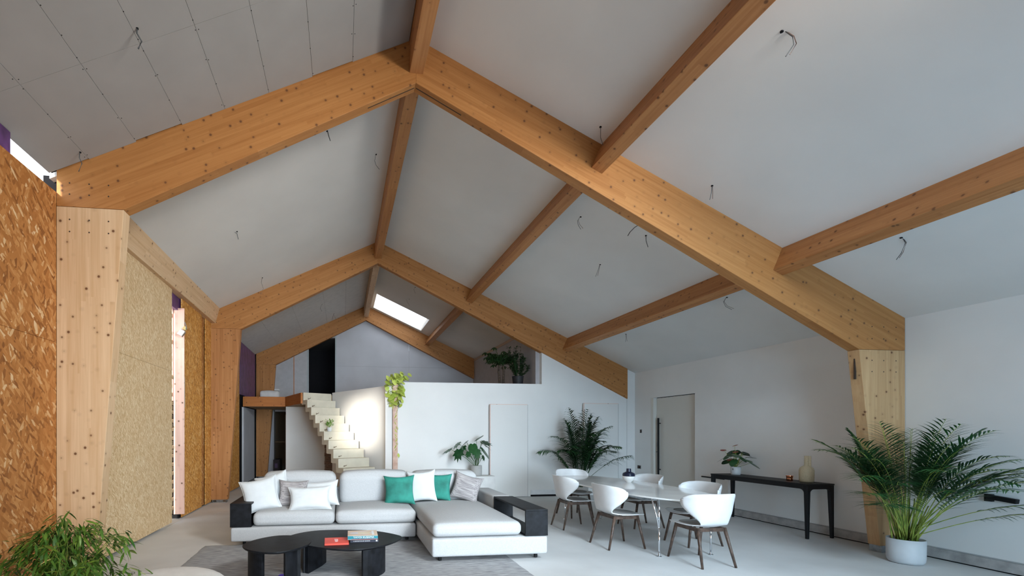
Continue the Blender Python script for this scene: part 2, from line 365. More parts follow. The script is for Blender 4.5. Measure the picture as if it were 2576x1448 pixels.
def frame(k, label, mcol):
    y = YF[k]; f = thing('timber_frame', label, 'timber frame', (XA, y, 0), 0, 'timber portal frames of the hall')
    zj, zjr = 3.738, 2.535
    xin = -2.177; 
    # rafters
    left = [(XL, zj), (XL, zr(XL)+.03), (XA, ZA+.03), (XA, ZABOT), (xin, zj)]
    beam('rafter', left, y, y+T, (1, ML), WOOD, f)
    if k == 0:
        right = [(XA, ZABOT), (XA, ZA+.03), (XR-.005, zr(XR)+.03), (XR-.005, zjr), (6.367, zjr)]
    elif k == 1:
        xe = 6.827; right = [(XA, ZABOT), (XA, ZA+.03), (xe, zr(xe)+.03), (xe, 2.315)]
    else:
        xe = 4.56; right = [(XA, ZABOT), (XA, ZA+.03), (xe, zr(xe)+.03), (xe, 3.38)]
    beam('rafter', right, y, y+T, (1, -MR), WOOD, f)
    # left column
    beam('column', [(XL, .06), (XL, zj-.003), (xin, zj-.003), (-2.45, .06)], y, y+T, (0, 1), mcol, f)
    g = G().box(XL+.03-XA, -2.48-XA, .01, T-.01, 0, .012).box(XL+.03-XA, XL+.04-XA, .01, T-.01, 0, .06).box(-2.49-XA, -2.48-XA, .01, T-.01, 0, .06).box(-2.7-XA, -2.56-XA, .05, .06, 0, .06).box(XL+.03-XA, -2.48-XA, .01, T-.01, .05, .06)
    g.obj('steel_foot', STEEL, f)
    if k == 0:
        beam('column', [(6.672, .085), (6.367, zjr-.003), (XR-.005, zjr-.003), (XR-.005, .085)], y, y+T, (0, 1), WOODR, f)
        G().box(6.69-XA, 7.02-XA, .0, T, 0, .085).obj('steel_foot', STEEL, f)
        # slots for the steel plates
        G().box(6.38-XA, 6.40-XA, .055, .07, 2.17, 2.50, Matrix.Translation((-.0, 0, 0))).obj('slot', DOWEL, f)
    # apex slots, just proud of the soffit
    sl = G()
    for sgn, m_ in ((-1, (3.738-ZABOT)/(xin-XA)), (1, -(ZABOT-2.535)/(6.367-XA))):
        for (a, b) in ((.01, .52),):
            p = [(sgn*a, ZABOT+m_*sgn*a-.0015), (sgn*b, ZABOT+m_*sgn*b-.0015), (sgn*b, ZABOT+m_*sgn*b+.01), (sgn*a, ZABOT+m_*sgn*a+.01)]
            sl.prism(p, .058, .070, lambda q, t: V(q[0], t, q[1]))
    sl.obj('slot', DOWEL, f)
    # dowel ends near the knees
    dn = G()
    def dots(cols, rows):
        for cx_ in cols:
            for cz in rows:
                dn.add([V(cx_-XA+.008*math.cos(i*PI/4), -.0012, cz+.008*math.sin(i*PI/4)) for i in range(8)], [list(range(8))])
    dots((-2.68, -2.5, -2.32), (3.61, 3.49, 3.86, 3.97))
    if k == 0: dots((6.55, 6.72, 6.9), (2.4, 2.26, 2.67, 2.82))
    o = dn.obj('dowel_ends', DOWEL, f); stuff(o)
    return f
frame(0, 'nearest and largest timber portal frame, standing on both side walls', WOODL)
frame(1, 'middle timber portal frame, its right rafter running into the white partition', WOODP)
frame(2, 'farthest timber portal frame against the grey gable above the loft', WOOD)

def long_beam(name, sec, y0, y1, m, label, cat, group):
    """sec: polygon (x,z); grain along Y"""
    cx = sum(p[0] for p in sec)/len(sec); cz = sum(p[1] for p in sec)/len(sec)
    R = Matrix(((0, 0, 1), (1, 0, 0), (0, 1, 0))).to_4x4()   # local X->world Y, local Y->world Z, local Z->world X
    R.translation = V(cx, y0, cz); Ri = R.inverted(); n = len(sec)
    vs = [Ri @ V(p[0], y, p[1]) for y in (y0, y1) for p in sec]
    fs = [list(range(n)), list(range(n, 2*n))]+[[i, (i+1) % n, n+(i+1) % n, n+i] for i in range(n)]
    o = mobj(name, vs, fs, m, bev=.004); o.matrix_basis = R
    return tag(o, label, cat, group)
# square-to-the-slope purlins
def purl_sec(xb, zb, up=.306, wdt=.145, m_=MR):
    c = 1/math.hypot(1, m_); s = m_*c      # slope dir (c,-s), normal (s,c)
    p0 = V(xb, zb, 0); q = p0+V(c, -s, 0)*wdt; nrm = V(s, c, 0)*up
    return [(p0.x, p0.y), (q.x, q.y), ((q+nrm).x, (q+nrm).y), ((p0+nrm).x, (p0+nrm).y)]
bays = [(-2.5, YF[0]+.004), (YF[0]+T-.004, YF[1]+.004), (YF[1]+T-.004, YF[2]+.004)]
nm = ['nearest bay, passing overhead', 'middle bay over the dining table', 'far bay beside the roof window']
nm2 = ['nearest bay at upper right', 'middle bay towards the door', 'far bay over the loft plants']
nm3 = ['nearest bay, at top of picture', 'middle bay between the first two frames', 'far bay beyond the middle frame']
slot_g = []
for i, (a, b) in enumerate(bays):
    long_beam('ridge_beam', [(.725, 5.40), (.875, 5.40), (.875, 5.80), (.725, 5.80)], a, b, WOODP if i < 2 else WOODL, 'ridge beam in the '+nm3[i], 'beam', 'beams running along the roof')
    long_beam('purlin', purl_sec(2.825, 4.525), a, b, WOODP, 'upper purlin on the right slope, '+nm[i], 'beam', 'beams running along the roof')
    long_beam('purlin', purl_sec(5.165, 3.462), a, b, WOODP, 'lower purlin on the right slope, '+nm2[i], 'beam', 'beams running along the roof')
long_beam('eave_beam', [(-2.70, 3.845), (-2.83, 3.845), (-2.83, 4.26), (-2.60, 4.22)], YF[0]+T, YF[1]+.004, WOODL, 'eaves beam between the first two left columns, above the pale board wall', 'beam', 'beams running along the roof')

# ------------------------------------------------------------------ left wall
g = G()
ZT = 3.98
g.box(-3.0, -2.84, -2.6, YF[0]+T, 0, 3.86)
g.box(-3.0, -2.84, YF[0]+T, 7.25, 0, 4.1)
g.box(-3.0, -2.84, 8.06, 15.2, 0, 4.1)
g.box(-3.0, -2.84, 7.25, 8.06, 3.66, 4.1)
wl = struct(g.obj('wall_left', GAPM))
def sheet(y0, y1, z0, z1, m, x=-2.80, th=.018, name='strand_board', ztop=None):
    g = G(); g.box(x-th, x, y0+.0015, y1-.0015, z0+.0015, z1-.0015); return g.obj(name, m, wl)
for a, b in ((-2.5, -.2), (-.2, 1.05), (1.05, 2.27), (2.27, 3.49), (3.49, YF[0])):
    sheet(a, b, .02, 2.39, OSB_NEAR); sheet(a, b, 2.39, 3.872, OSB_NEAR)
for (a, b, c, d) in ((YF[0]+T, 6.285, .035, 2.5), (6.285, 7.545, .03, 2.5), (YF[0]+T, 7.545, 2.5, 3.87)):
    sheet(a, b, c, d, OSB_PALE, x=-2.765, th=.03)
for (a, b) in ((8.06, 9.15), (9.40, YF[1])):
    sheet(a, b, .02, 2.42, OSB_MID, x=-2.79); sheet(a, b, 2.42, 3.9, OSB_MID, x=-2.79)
sheet(9.13, 9.42, .02, 3.9, OSB_NEAR, x=-2.825, th=.012)  # back of the recess in darker board, standing in for its shadow
for (a, b) in ((YF[1]+T, 11.2), (11.2, 12.42)):
    sheet(a, b, .02, 2.44, OSB_MID, x=-2.80); sheet(a, b, 2.44, 4.02, OSB_MID, x=-2.80)
# purple membrane, grey boards at the far end
G().box(-2.83, -2.80, 12.42, 14.6, 2.56, 4.03).obj('purple_membrane', PURPLE, wl)
G().box(-2.85, -2.81, 2.9, 4.10, 3.875, 4.06).obj('purple_membrane', PURPLE, wl)
G().box(-2.85, -2.81, -2.5, 2.9, 3.875, 4.06).obj('purple_membrane', PURPLE, wl)
G().box(-2.88, -2.83, 7.3, 8.6, 3.62, 4.1).obj('purple_membrane', PURPLE, wl)
G().box(-2.84, -2.79, 12.90, 14.45, .04, 2.23).obj('grey_board', BOARDB, wl)
# doorway: far jamb of brick, timber lining boards
bk = [G().box(-.05, .05, -.1075, .1075, -.0325, .0325).obj('brick', BRICKY, wl)]
bk[0].location = (-2.99, 8.02, .12)
for i in range(1, 46):
    c = bk[0].copy(); c.data = bk[0].data; COL.objects.link(c); c.parent = wl
    c.location = (-2.985+random.uniform(-.012, .012)+(.02 if i % 2 else 0), 8.02+random.uniform(-.01, .01), .12+i*.0755)
board_l = [(-2.925, -2.905, 2.05, 3.72), (-2.90, -2.725, .085, 3.66)]
for i, (a, b, c, d) in enumerate(board_l):
    R = Matrix(((0, 0, 1), (0, 1, 0), (1, 0, 0))).to_4x4(); R = Matrix(((0, 1, 0), (0, 0, 1), (1, 0, 0))).to_4x4(); R.translation = V(a, 8.0, c)
    Ri = R.inverted(); gg = G().box(a, b, 7.985 if i else 7.96, 8.01, c, d, Ri); o = gg.obj('lining_board', PINK, wl, bev=.003); o.matrix_basis = R
# sky-blue tape strip
TAPE = plain('pale_green_tape', (.35, .5, .45), .6)
G().box(-2.79, -2.785, 8.06, 8.20, 1.95, 2.48).obj('tape_strip', TAPE, wl)
# wall added outside to block light through the lower side doorway
hb = tag(G().box(-3.75, -3.70, 5.5, 10.2, 0, 2.35).obj('light_block_wall', BRICKM), 'added brown wall blocking light outside the side doorway', 'wall')
# threshold gap line on floor
G().box(-3.2, -2.74, 7.25, 8.0, .0, .004).obj('threshold', plain('pale_screed', (.62, .58, .53), .7), wl)
# floodlight on the lining board
t = thing('floodlight', 'small silver site floodlight on a bracket high on the lining board', 'lamp', (-2.70, 7.95, 3.3))
G().tube([(-.02, .05, .12), (.02, .0, .04), (.03, -.03, -.02)], .008).obj('bracket', STEEL, t)
m4 = Matrix.Rotation(.5, 4, 'Y') @ Matrix.Rotation(-.3, 4, 'X')
G().box(-.045, .045, -.03, .03, -.16, -.05, m4).obj('lamp_housing', plain('brushed_aluminium', (.7, .7, .68), .3, metal=.9), t, bev=.006)
G().box(-.035, .035, -.034, -.029, -.15, -.06, m4).obj('lamp_glass', plain('milky_lamp_glass', (.8, .82, .8), .15), t)
G().box(-.03, .03, -.02, .02, -.03, .03, m4).obj('junction_box', plain('yellowed_plastic_box', (.62, .48, .2), .5), t, bev=.005)

# ------------------------------------------------------------------ right wall
DX0, DX1 = 8.0, 9.27                  # door recess in Y
DZ = 2.295
g = G()
g.box(XR, XR+.3, -2.6, DX0, .0, 3.2); g.box(XR, XR+.3, DX1, YF[1]+.4, 0, 3.2); g.box(XR, XR+.3, DX0, DX1, DZ, 3.2); g.box(XR+.16, XR+.3, DX0, DX1, 0, DZ)
g.box(XR, XR+.3, YF[1]+.4, 15.2, 0, 3.2)
wr = struct(g.obj('wall_right', PLASTER))
d1 = struct(mobj('door_1', G().box(XR+.085, XR+.13, DX0+.005, DX1-.09, .01, DZ-.012).v, G().box(0, 1, 0, 1, 0, 1).f, CREAMDOOR))
G().box(XR+.001, XR+.16, DX1-.085, DX1-.0, 0, DZ-.0).obj('door_frame', CREAMDOOR, d1)
G().box(XR+.09, XR+.15, DX0, DX1-.09, DZ-.012, DZ-.001).obj('shadow_gap', GAPM, d1)
hh = G().box(XR+.02, XR+.045, 9.05, 9.085, .56, 1.83).obj('pull_handle', BLACKM, d1, bev=.002)
G().box(XR+.04, XR+.09, 9.055, 9.075, 1.70, 1.72).box(XR+.04, XR+.09, 9.055, 9.075, .66, .68).obj('handle_post', BLACKM, hh)
G().box(XR+.08, XR+.088, 9.105, 9.17, 1.19, 1.28).obj('lock_plate', STEEL, d1)
G().tube([(XR+.03, 9.13, 1.06), (XR+.09, 9.12, 1.08)], .012).obj('lock_knob', STEEL, d1)
# baseboard of raw concrete
g = G(); g.box(XR-.018, XR+.01, -2.6, DX0-.02, .012, .125); g.box(XR-.018, XR+.01, DX1+.02, YF[1]+.03, .012, .125)
bb = struct(g.obj('baseboard_right', ROUGHC, bev=.004))
G().box(XR-.012, XR, -2.6, DX0, 0, .012).obj('shadow_gap', GAPM, bb)
G().box(XR-.012, XR-.0, -2.6, DX0, .127, .137).obj('top_bead', plain('grey_stop_bead', (.42, .42, .42), .6), bb)
def wallbox(y, z, wy, wz, label, name='socket_box'):
    t = thing(name, label, 'socket', (XR, y, z)); G().box(-.004, .002, -wy/2, wy/2, -wz/2, wz/2).obj('rim', PADM, t)
    G().box(-.006, -.0035, -wy*.36, wy*.36, -wz*.36, wz*.36).obj('cavity', GAPM, t)
    G().tube([(-.006, 0, -.01), (-.012, .012, .0), (-.007, -.01, .01)], .004).obj('wire', plain('earth_wire', (.5, .3, .22), .5), t); return t
wallbox(9.60, 1.534, .07, .085, 'open switch box on right wall beside the pivot door')
wallbox(9.66, .68, .13, .085, 'open double socket box low on right wall left of the door', 'socket_box')
# low drawer-like flush panel with bar handle
t = thing('wall_cabinet', 'flush white cabinet front with black bar handle behind console table', 'cabinet', (XR, 7.62, .35))
G().box(-.014, .0, -.40, .27, -.2, .34).obj('panel', WHITEDOOR, t, bev=.002); G().tube([(-.03, -.33, .29), (-.03, .18, .29)], .012).obj('bar_handle', BLACKM, t)
# black cable bracket near palm
t = thing('wall_bracket', 'black hinged bracket fixed low on right wall behind palm tip', 'bracket', (XR, 3.87, .80))
G().box(-.05, 0, -.12, .1, -.035, .015, Matrix.Rotation(.12, 4, 'X')).obj('arm', BLACKM, t, bev=.006)
G().box(-.04, 0, .06, .12, -.05, .03).obj('plate', BLACKM, t, bev=.004)

# ------------------------------------------------------------------ white partition under the middle frame
YW = YF[1]+.035; TW = .12
LZ = 2.645
def zsof(x): return ZABOT-(ZABOT-2.315)*(x-XA)/(6.827-XA)+.015
g = G()
poly = [(1.241, 0), (7.06, 0), (7.06, zr(7.06)+.02), (4.668, zr(4.668)+.02), (4.668, LZ), (1.241, LZ)]
g.prism(poly, YW, YW+TW, lambda p, a: V(p[0], a, p[1]))
wb = struct(g.obj('wall_back', PLASTER))
# thin floor level plinth
bs = struct(G().box(4.394, 6.6, YW-.012, YW, .045, .155).obj('baseboard_back', plain('white_skirting', (.74, .75, .76), .5)))
G().box(4.394, 6.6, YW-.006, YW, 0, .045).obj('shadow_gap', GAPM, bs)
# two flush doors, ajar leaves
def flush_door(name, x0, x1, z1, ang):
    wdt = x1-x0; g = G().box(-wdt, 0, -.02, .02, .012, z1); o = struct(g.obj(name, WHITEDOOR, bev=.002)); o.location = (x1, YW-.021, 0); o.rotation_euler = (0, 0, ang)
    G().box(-wdt-.0, -wdt+.012, -.0215, .0, .012, z1, ).obj('timber_edge', PINK, o)
    G().box(-wdt+.012, 0, -.0212, -.0, z1-.001, z1+.008).obj('timber_edge', PINK, o); G().box(-.0015, .004, -.0215, -.016, .012, z1).obj('shadow_gap', PADM, o)  # grey strip at the hinge edge drawn as a thin shadow line
    return o
flush_door('door_2', 3.37, 4.30, 2.15, .055)
flush_door('door_3', 5.67, 6.58, 2.19, .05)
# vertical joint of the wall end strip
struct(G().box(6.825, 6.835, YW-.003, YW+.01, 0, 2.9).obj('trim_1', plain('pale_joint', (.55, .54, .52), .8)))

# wall to the right of the stairs, running back at an angle
A_, B_ = V(.985, YW+.06), V(-.265, 11.78)
def wallseg(g, a, b, z0, z1, th):
    d = (V(b[0], b[1], 0)-V(a[0], a[1], 0)).normalized(); n = V(-d.y, d.x, 0)*th
    a = V(a[0], a[1], 0); b = V(b[0], b[1], 0)
    vs = [a, b, b+n, a+n]; g.add([v+V(0, 0, z) for z in (z0, z1) for v in vs], [[0, 1, 2, 3], [4, 5, 6, 7], [0, 1, 5, 4], [1, 2, 6, 5], [2, 3, 7, 6], [3, 0, 4, 7]])
g = G(); wallseg(g, A_, B_, 0, 2.56, -.1)
ws = struct(g.obj('wall_stair', PLASTER))
g = G(); wallseg(g, (.985, YW+.05), (1.13, YW+.01), 0, 2.565, -.09); g.obj('white_return', PLASTER, ws)
g = G(); wallseg(g, (1.13, YW+.01), (1.243, YW+.0), 0, 2.60, -.09); g.obj('raw_plaster_edge', PINKPL, ws)
t = thing('switch_box', 'small open switch box beside hanging vine at end of stair wall', 'socket', (1.06, YW+.02, 1.83)); G().box(-.025, .025, -.008, .0, -.04, .04).obj('cavity', GAPM, t); G().box(-.03, .03, -.005, .0, -.045, .045).obj('rim', PADM, t)

# ------------------------------------------------------------------ loft
FZ = 2.50
pl = [(-2.80, 12.93), (-1.60, 12.93), (-1.03, 11.46), (-.27, 11.83), (.99, YW+.1), (7.0, YW+.1), (7.0, 15.2), (-2.80, 15.2)]
g = G(); g.prism(pl, FZ-.24, FZ, lambda p, a: V(p[0], p[1], a))
lf = struct(g.obj('floor', plain('loft_floor_board', (.40, .28, .17), .8)))
def flat_beam(name, a, b, z0, z1, th, m, label):
    a = V(a[0], a[1], 0); b = V(b[0], b[1], 0); d = (b-a).normalized(); L_ = (b-a).length
    R = Matrix((d, V(0, 0, 1), d.cross(V(0, 0, 1)))).transposed().to_4x4(); R.translation = V(a.x, a.y, z0)
    o = G().box(0, L_, 0, z1-z0, 0, th).obj(name, m, bev=.003); o.matrix_basis = R
    return tag(o, label, 'beam', 'edge beams of the loft floor')
flat_beam('floor_beam', (-2.80, 12.90), (-1.585, 12.90), 2.245, 2.525, .06, WOODO, 'orange timber edge beam of the loft floor, between left wall and bend')
flat_beam('floor_beam', (-1.585, 12.90), (-1.0, 11.44), 2.25, 2.525, .06, WOODO, 'short orange edge beam bending towards the top of the stairs')
# knee wall of the loft (right), gable wall
g = G(); xk = 4.57
g.box(xk, xk+.1, YW+TW, 14.93, FZ, zr(xk)+.02)
struct(g.obj('wall_knee', plain('lilac_grey_plaster', (.46, .44, .45), .9)))
tr = struct(G().box(xk-.02, xk, YF[1]+T+.02, 14.78, zr(xk)-.075, zr(xk)-.005).obj('trim_2', plain('pale_timber_trim', (.55, .40, .30), .7)))
YG = 14.93
g = G()
gx0, gx1, gz = -1.114, -.239, 4.69
for poly in ([(-2.84, 0), (-2.25, 0), (-2.25, 2.4), (-2.84, 2.4)], [(-1.55, 0), (7.1, 0), (7.1, 2.4), (-1.55, 2.4)], [(-2.84, 2.2), (7.1, 2.2), (7.1, FZ), (-2.84, FZ)]):
    g.prism(poly, YG, YG+.15, lambda p, a: V(p[0], a, p[1]))
wg = struct(g.obj('wall_gable', BOARDB))
def gboard(poly, m=BOARDB, name='plasterboard', dy=0, th=.015):
    g = G(); g.prism(poly, YG+dy, YG+dy+th, lambda p, a: V(p[0], a, p[1])); return g.obj(name, m, wg)
gboard([(-2.84, FZ), (-1.62, FZ), (-1.62, zr(-1.62)), (-2.84, zr(-2.84))], plain('warm_grey_board', (.42, .42, .44), .9))
gboard([(-1.59, FZ), (gx0-.06, FZ), (gx0-.06, zr(gx0)), (-1.59, zr(-1.59))], plain('warm_grey_board_b', (.45, .45, .47), .9))
gboard([(-1.62, FZ), (-1.59, FZ), (-1.59, zr(-1.6)), (-1.62, zr(-1.6))], plain('orange_wood_batten', (.45, .2, .1), .8), 'batten', .004)
gboard([(gx1+.04, FZ), (xk/2, FZ), (xk/2, 3.75), (gx1+.04, 3.75)])
gboard([(xk/2+.004, FZ), (xk+.1, FZ), (xk+.1, 3.75), (xk/2+.004, 3.75)])
gboard([(gx1+.04, 3.754), (xk/2, 3.754), (xk/2, zr(xk/2)), (XA, ZA), (gx1+.04, zr(gx1+.04))])
gboard([(xk/2+.004, 3.754), (xk+.1, 3.754), (xk+.1, zr(xk+.1)), (xk/2+.004, zr(xk/2))])
gboard([(gx0-.06, FZ), (gx0, FZ), (gx0, zr(gx0)), (gx0-.06, zr(gx0-.06))], plain('galvanised_stud', (.36, .40, .42), .5), 'stud', -.01)
gboard([(gx1, FZ), (gx1+.04, FZ), (gx1+.04, zr(gx1)), (gx1, zr(gx1))], plain('galvanised_stud_b', (.36, .44, .46), .5), 'stud', -.01)
gboard([(gx0, gz+.01), (gx1, gz+.01), (gx1, gz+.09), (gx0, gz+.09)], BOARD, 'header', -.008)
G().box(-2.9, 4.9, 17.2, 17.25, -.1, 4.75).obj('back_lining', GAPM, wg)  # near-black lining, its colour stands for the darkness of the room beyond
g = G(); g.box(-2.9, -2.85, YG+.15, 17.2, -.1, 4.7).box(4.85, 4.9, YG+.15, 17.2, -.1, 3.9).box(-2.9, 1.2, YG+.15, 17.2, 4.7, 4.75).box(1.2, 4.9, YG+.15, 17.2, 3.85, 3.9); g.box(-2.9, 4.9, YG+.15, 17.2, -.2, -.1); g.box(-2.9, 4.9, YG+.15, 17.2, 2.3, 2.4); g.obj('dark_room_lining', plain('unlit_room_black', (.05, .048, .045), .9), wg)
# dark far window downstairs with timber glazing bars
GLD = plain('dark_green_glass', (.012, .018, .013), .12, spec=.6)
OR = plain('thin_ochre_bar', (.22, .13, .06), .7)
w2 = struct(G().box(-2.25, -2.22, YG-.01, YG+.05, 0, 2.25).box(-1.57, -1.54, YG-.01, YG+.05, 0, 2.25).box(-2.25, -1.54, YG-.01, YG+.05, 0, .05).obj('window_2', plain('dark_window_frame', (.03, .025, .02), .6)))
for (a, b) in ((-2.22, -1.89), (-1.87, -1.57)):
    for (c, d) in ((.2, 1.18), (1.2, 2.22)): G().box(a, b, YG+.03, YG+.035, c, d).obj('pane', GLD, w2)
G().box(-1.89, -1.87, YG+.005, YG+.03, .2, 2.1).obj('glazing_bar', OR, w2)
G().box(-2.22, -1.57, YG+.006, YG+.03, 1.18, 1.20).obj('glazing_bar', OR, w2); G().box(-2.1, -1.57, YG+.006, YG+.03, .18, .2).obj('glazing_bar', OR, w2)
t = thing('upright_box', 'dark upright box in the shadow before the far downstairs window', 'box', (-2.13, 14.7, 0)); G().box(-.1, .1, -.1, .1, 0, .62).obj('carton', plain('dark_brown_carton', (.035, .025, .03), .7), t, bev=.01); G().box(-.05, .04, -.102, -.1, .35, .5).obj('printed_patch', plain('dull_violet_print', (.10, .06, .14), .6), t)
# white item lying on loft edge
t = thing('plaster_bag', 'white sack lying on the loft edge beside the far left column', 'bag', (-2.12, 13.3, FZ))
def rbox(sx, sy, sz, r, n=10, crown=0, M=None, pinch=0, nz=None):
    """rounded box centred at origin"""
    vs = {}; G_ = G(); keys = []
    def pt(a, b, c):
        p = V(a*sx/2, b*sy/2, c*sz/2)
        q = V(max(-sx/2+r, min(sx/2-r, p.x)), max(-sy/2+r, min(sy/2-r, p.y)), max(-sz/2+r, min(sz/2-r, p.z)))
        d = p-q
        if d.length > 1e-9: d = d.normalized()*r
        p = q+d
        if crown: k = (1-a*a)*(1-b*b); p.z += crown*k*(1 if c > 0 else .0)*max(0, c)
        if pinch: p.x *= 1-pinch*(1-b*b)*.5; p.y *= 1-pinch*(1-a*a)*.5
        return M @ p if M else p
    idx = {}; V_ = []; F_ = []
    def gi(a, b, c):
        k = (round(a, 5), round(b, 5), round(c, 5))
        if k not in idx: idx[k] = len(V_); V_.append(pt(a, b, c))
        return idx[k]
    def edge(s, r_):   # parameter list denser near the corners
        e = min(.5, r_/(s/2)); L0 = [-1, -1+e*.25, -1+e*.55, -1+e]; mid = [-1+e+(2-2*e)*i/n for i in range(1, n)]; return L0+mid+[-x for x in L0[::-1]]
    ex, ey, ez = edge(sx, r), edge(sy, r), edge(sz, r)
    for (U, W, fn) in ((ex, ey, lambda u, w, s: (u, w, s)), (ex, ez, lambda u, w, s: (u, s, w)), (ey, ez, lambda u, w, s: (s, u, w))):
        for s in (-1, 1):
            for i in range(len(U)-1):
                for j in range(len(W)-1):
                    F_.append([gi(*fn(U[i], W[j], s)), gi(*fn(U[i+1], W[j], s)), gi(*fn(U[i+1], W[j+1], s)), gi(*fn(U[i], W[j+1], s))])
    return V_, F_
v, f = rbox(.55, .3, .2, .06, 4, crown=.03); o = mobj('sack', [p+V(0, 0, .12) for p in v], f, plain('white_sack', (.6, .6, .6), .8), t, smooth=True)
v, f = rbox(.15, .1, .05, .02, 4); mobj('tied_end', [p+V(.2, 0, .27) for p in v], f, LINEN, t, smooth=True)

# ------------------------------------------------------------------ stairs
PHI = .4802; H, GO, WST = .2, .2433, .7874
S0 = V(-.984, 11.383, 2.527)
asc = V(-math.sin(PHI), math.cos(PHI), 0); wid = V(math.cos(PHI), math.sin(PHI), 0)
st = thing('staircase', 'straight precast concrete staircase rising to the loft', 'staircase', (S0.x, S0.y, 0), PHI)
for i in range(13):
    z = S0.z-H*i; y0 = -GO*i
    top = .34 if i == 0 else GO+.10
    th = .11
    pr = [(y0, z), (y0+top, z), (y0+top, z-th), (y0+.12, z-th), (y0+.12, max(0, z-H-th+.0)), (y0, max(0, z-H-.0)), ]
    if z-H < .0: pr = [(y0, z), (y0+top, z), (y0+top, 0), (y0, 0)]
    g = G(); g.prism(pr, -.0005*(i % 2), WST+.0005*(i % 2), lambda p, a: V(a, p[0], p[1])); g.obj('step', STAIRC, st, bev=.004)
rb = None
for i in range(10):
    z = S0.z-H*i-H+.03; y0 = -GO*i
    if rb is None:
        gg = G().tube([(0, .0, 0), (-.0, -.05, .005), (.03, -.09, .03)], .006, 6).tube([(0, -.05, .005), (-.035, -.085, .025)], .005, 6); rb = gg.obj('lifting_loop', plain('rusty_bar', (.14, .09, .06), .7), st); rb.location = (.13, y0, z)
    else:
        c = rb.copy(); COL.objects.link(c); c.parent = st; c.location = (.13, y0, z)
# brick wall and white panel below the loft
wu = struct(mobj('wall_panel', G().box(-.01, 1.16, 0, .08, 0, 2.245, Matrix.Translation((-1.60, 12.86, 0)) @ Matrix.Rotation(-.14, 4, 'Z')).v, G().box(0, 1, 0, 1, 0, 1).f, PLASTER))
M0 = Matrix.Translation((-.50, 12.55, 0)) @ Matrix.Rotation(-.14, 4, 'Z')
wk = struct(G().box(0, 1.1, .02, .1, 0, 2.2, M0).obj('wall_brick', MORTAR))
b0 = None; bw, bh = .236, .104
for r_ in range(18):
    for c_ in range(5):
        x = c_*(bw+.012)-(bw/2 if r_ % 2 else 0)+.02; x0 = max(.0, x); x1 = min(1.1, x+bw)
        if x1-x0 < .05: continue
        full = abs((x1-x0)-bw) < 1e-4
        if full and b0 is not None: o = b0.copy(); COL.objects.link(o); o.parent = wk
        else:
            o = G().box(-(x1-x0)/2, (x1-x0)/2, 0, .06, 0, bh).obj('brick', BRICKM, wk)
            if full: b0 = o
        o.matrix_basis = M0 @ Matrix.Translation(((x0+x1)/2, random.uniform(-.006, .004), .01+r_*(bh+.013)))

# ------------------------------------------------------------------ front wall (behind the viewpoint) with an opening added to shape the sun patch on the stairs
wf_ = G()
sx0, sx1, sz0, sz1 = -2.12, -1.22, 3.02, 4.15
def gable(g, x0, x1, z0, z1=None):
    g.prism([(x0, z0), (x1, z0), (x1, z1 if z1 else zr(x1)+.1), (x0, z1 if z1 else zr(x0)+.1)], -2.75, -2.6, lambda p, a: V(p[0], a, p[1]))
gable(wf_, -3.0, sx0, 0); gable(wf_, sx0, sx1, 0, sz0); gable(wf_, sx0, sx1, sz1); gable(wf_, sx1, XA, 0); gable(wf_, XA, 7.3, 0)
struct(wf_.obj('wall_front', PLASTER))

# ------------------------------------------------------------------ rug
rg = G(); nx, ny = 60, 50
rx0, rx1, ry0, ry1 = -1.80, 1.99, 3.0, 6.05
rv = []
for j in range(ny+1):
    for i in range(nx+1):
        e = (i in (0, nx) or j in (0, ny)); rv.append(V(rx0+(rx1-rx0)*i/nx+(random.uniform(-.006, .006) if e else 0), ry0+(ry1-ry0)*j/ny+(random.uniform(-.006, .006) if e else 0), .003 if e else .010+random.uniform(0, .0015)))
fs = [[j*(nx+1)+i, j*(nx+1)+i+1, (j+1)*(nx+1)+i+1, (j+1)*(nx+1)+i] for j in range(ny) for i in range(nx)]
tag(mobj('rug', rv, fs, RUGM, smooth=True), 'distressed grey rug under the sofa and coffee tables', 'rug')

# ------------------------------------------------------------------ sofa
ZS = .012
sf = thing('sofa', 'light grey fabric corner sofa with a chaise on the right', 'sofa', (0, 6.4, 0))
def ppart(name, x0, x1, y0, y1, z0, z1, r, m, n=10, crown=0, parent=sf, base=(0, 6.4, 0), pinch=0, rx=0):
    Mm = Matrix.Translation(V((x0+x1)/2, (y0+y1)/2, (z0+z1)/2)-V(*base)) @ Matrix.Rotation(rx, 4, 'X')
    v, f = rbox(x1-x0, y1-y0, z1-z0, r, n, crown=crown, pinch=pinch); return mobj(name, [Mm @ p for p in v], f, m, parent, smooth=True)
ppart('base', -1.45, 1.005, 5.92, 6.97, .07, .258, .03, FABRIC)
ppart('base', 1.02, 2.41, 4.905, 6.97, .07, .283, .03, FABRIC)
ppart('seat_cushion', -1.175, -.10, 5.925, 6.80, .262, .445, .07, FABRIC, 12, .045)
ppart('seat_cushion', -.09, 1.015, 5.925, 6.80, .262, .445, .07, FABRIC, 12, .045)
ppart('seat_cushion', 1.03, 2.105, 4.915, 6.80, .288, .455, .07, FABRIC, 14, .055)
ppart('back_frame', -1.18, 2.12, 6.80, 6.97, .26, .66, .04, FABRIC)
ppart('arm', 2.13, 2.41, 6.02, 6.97, .284, .60, .04, FABRIC)
ppart('back_cushion', -1.16, -.09, 6.58, 6.86, .42, .91, .10, FABRIC, 10, .03, rx=.12)
ppart('back_cushion', -.04, 1.02, 6.58, 6.86, .42, .91, .10, FABRIC, 10, .03, rx=.12)
ppart('back_cushion', 1.05, 2.09, 6.58, 6.86, .42, .90, .10, FABRIC, 10, .03, rx=.12)
lg = None
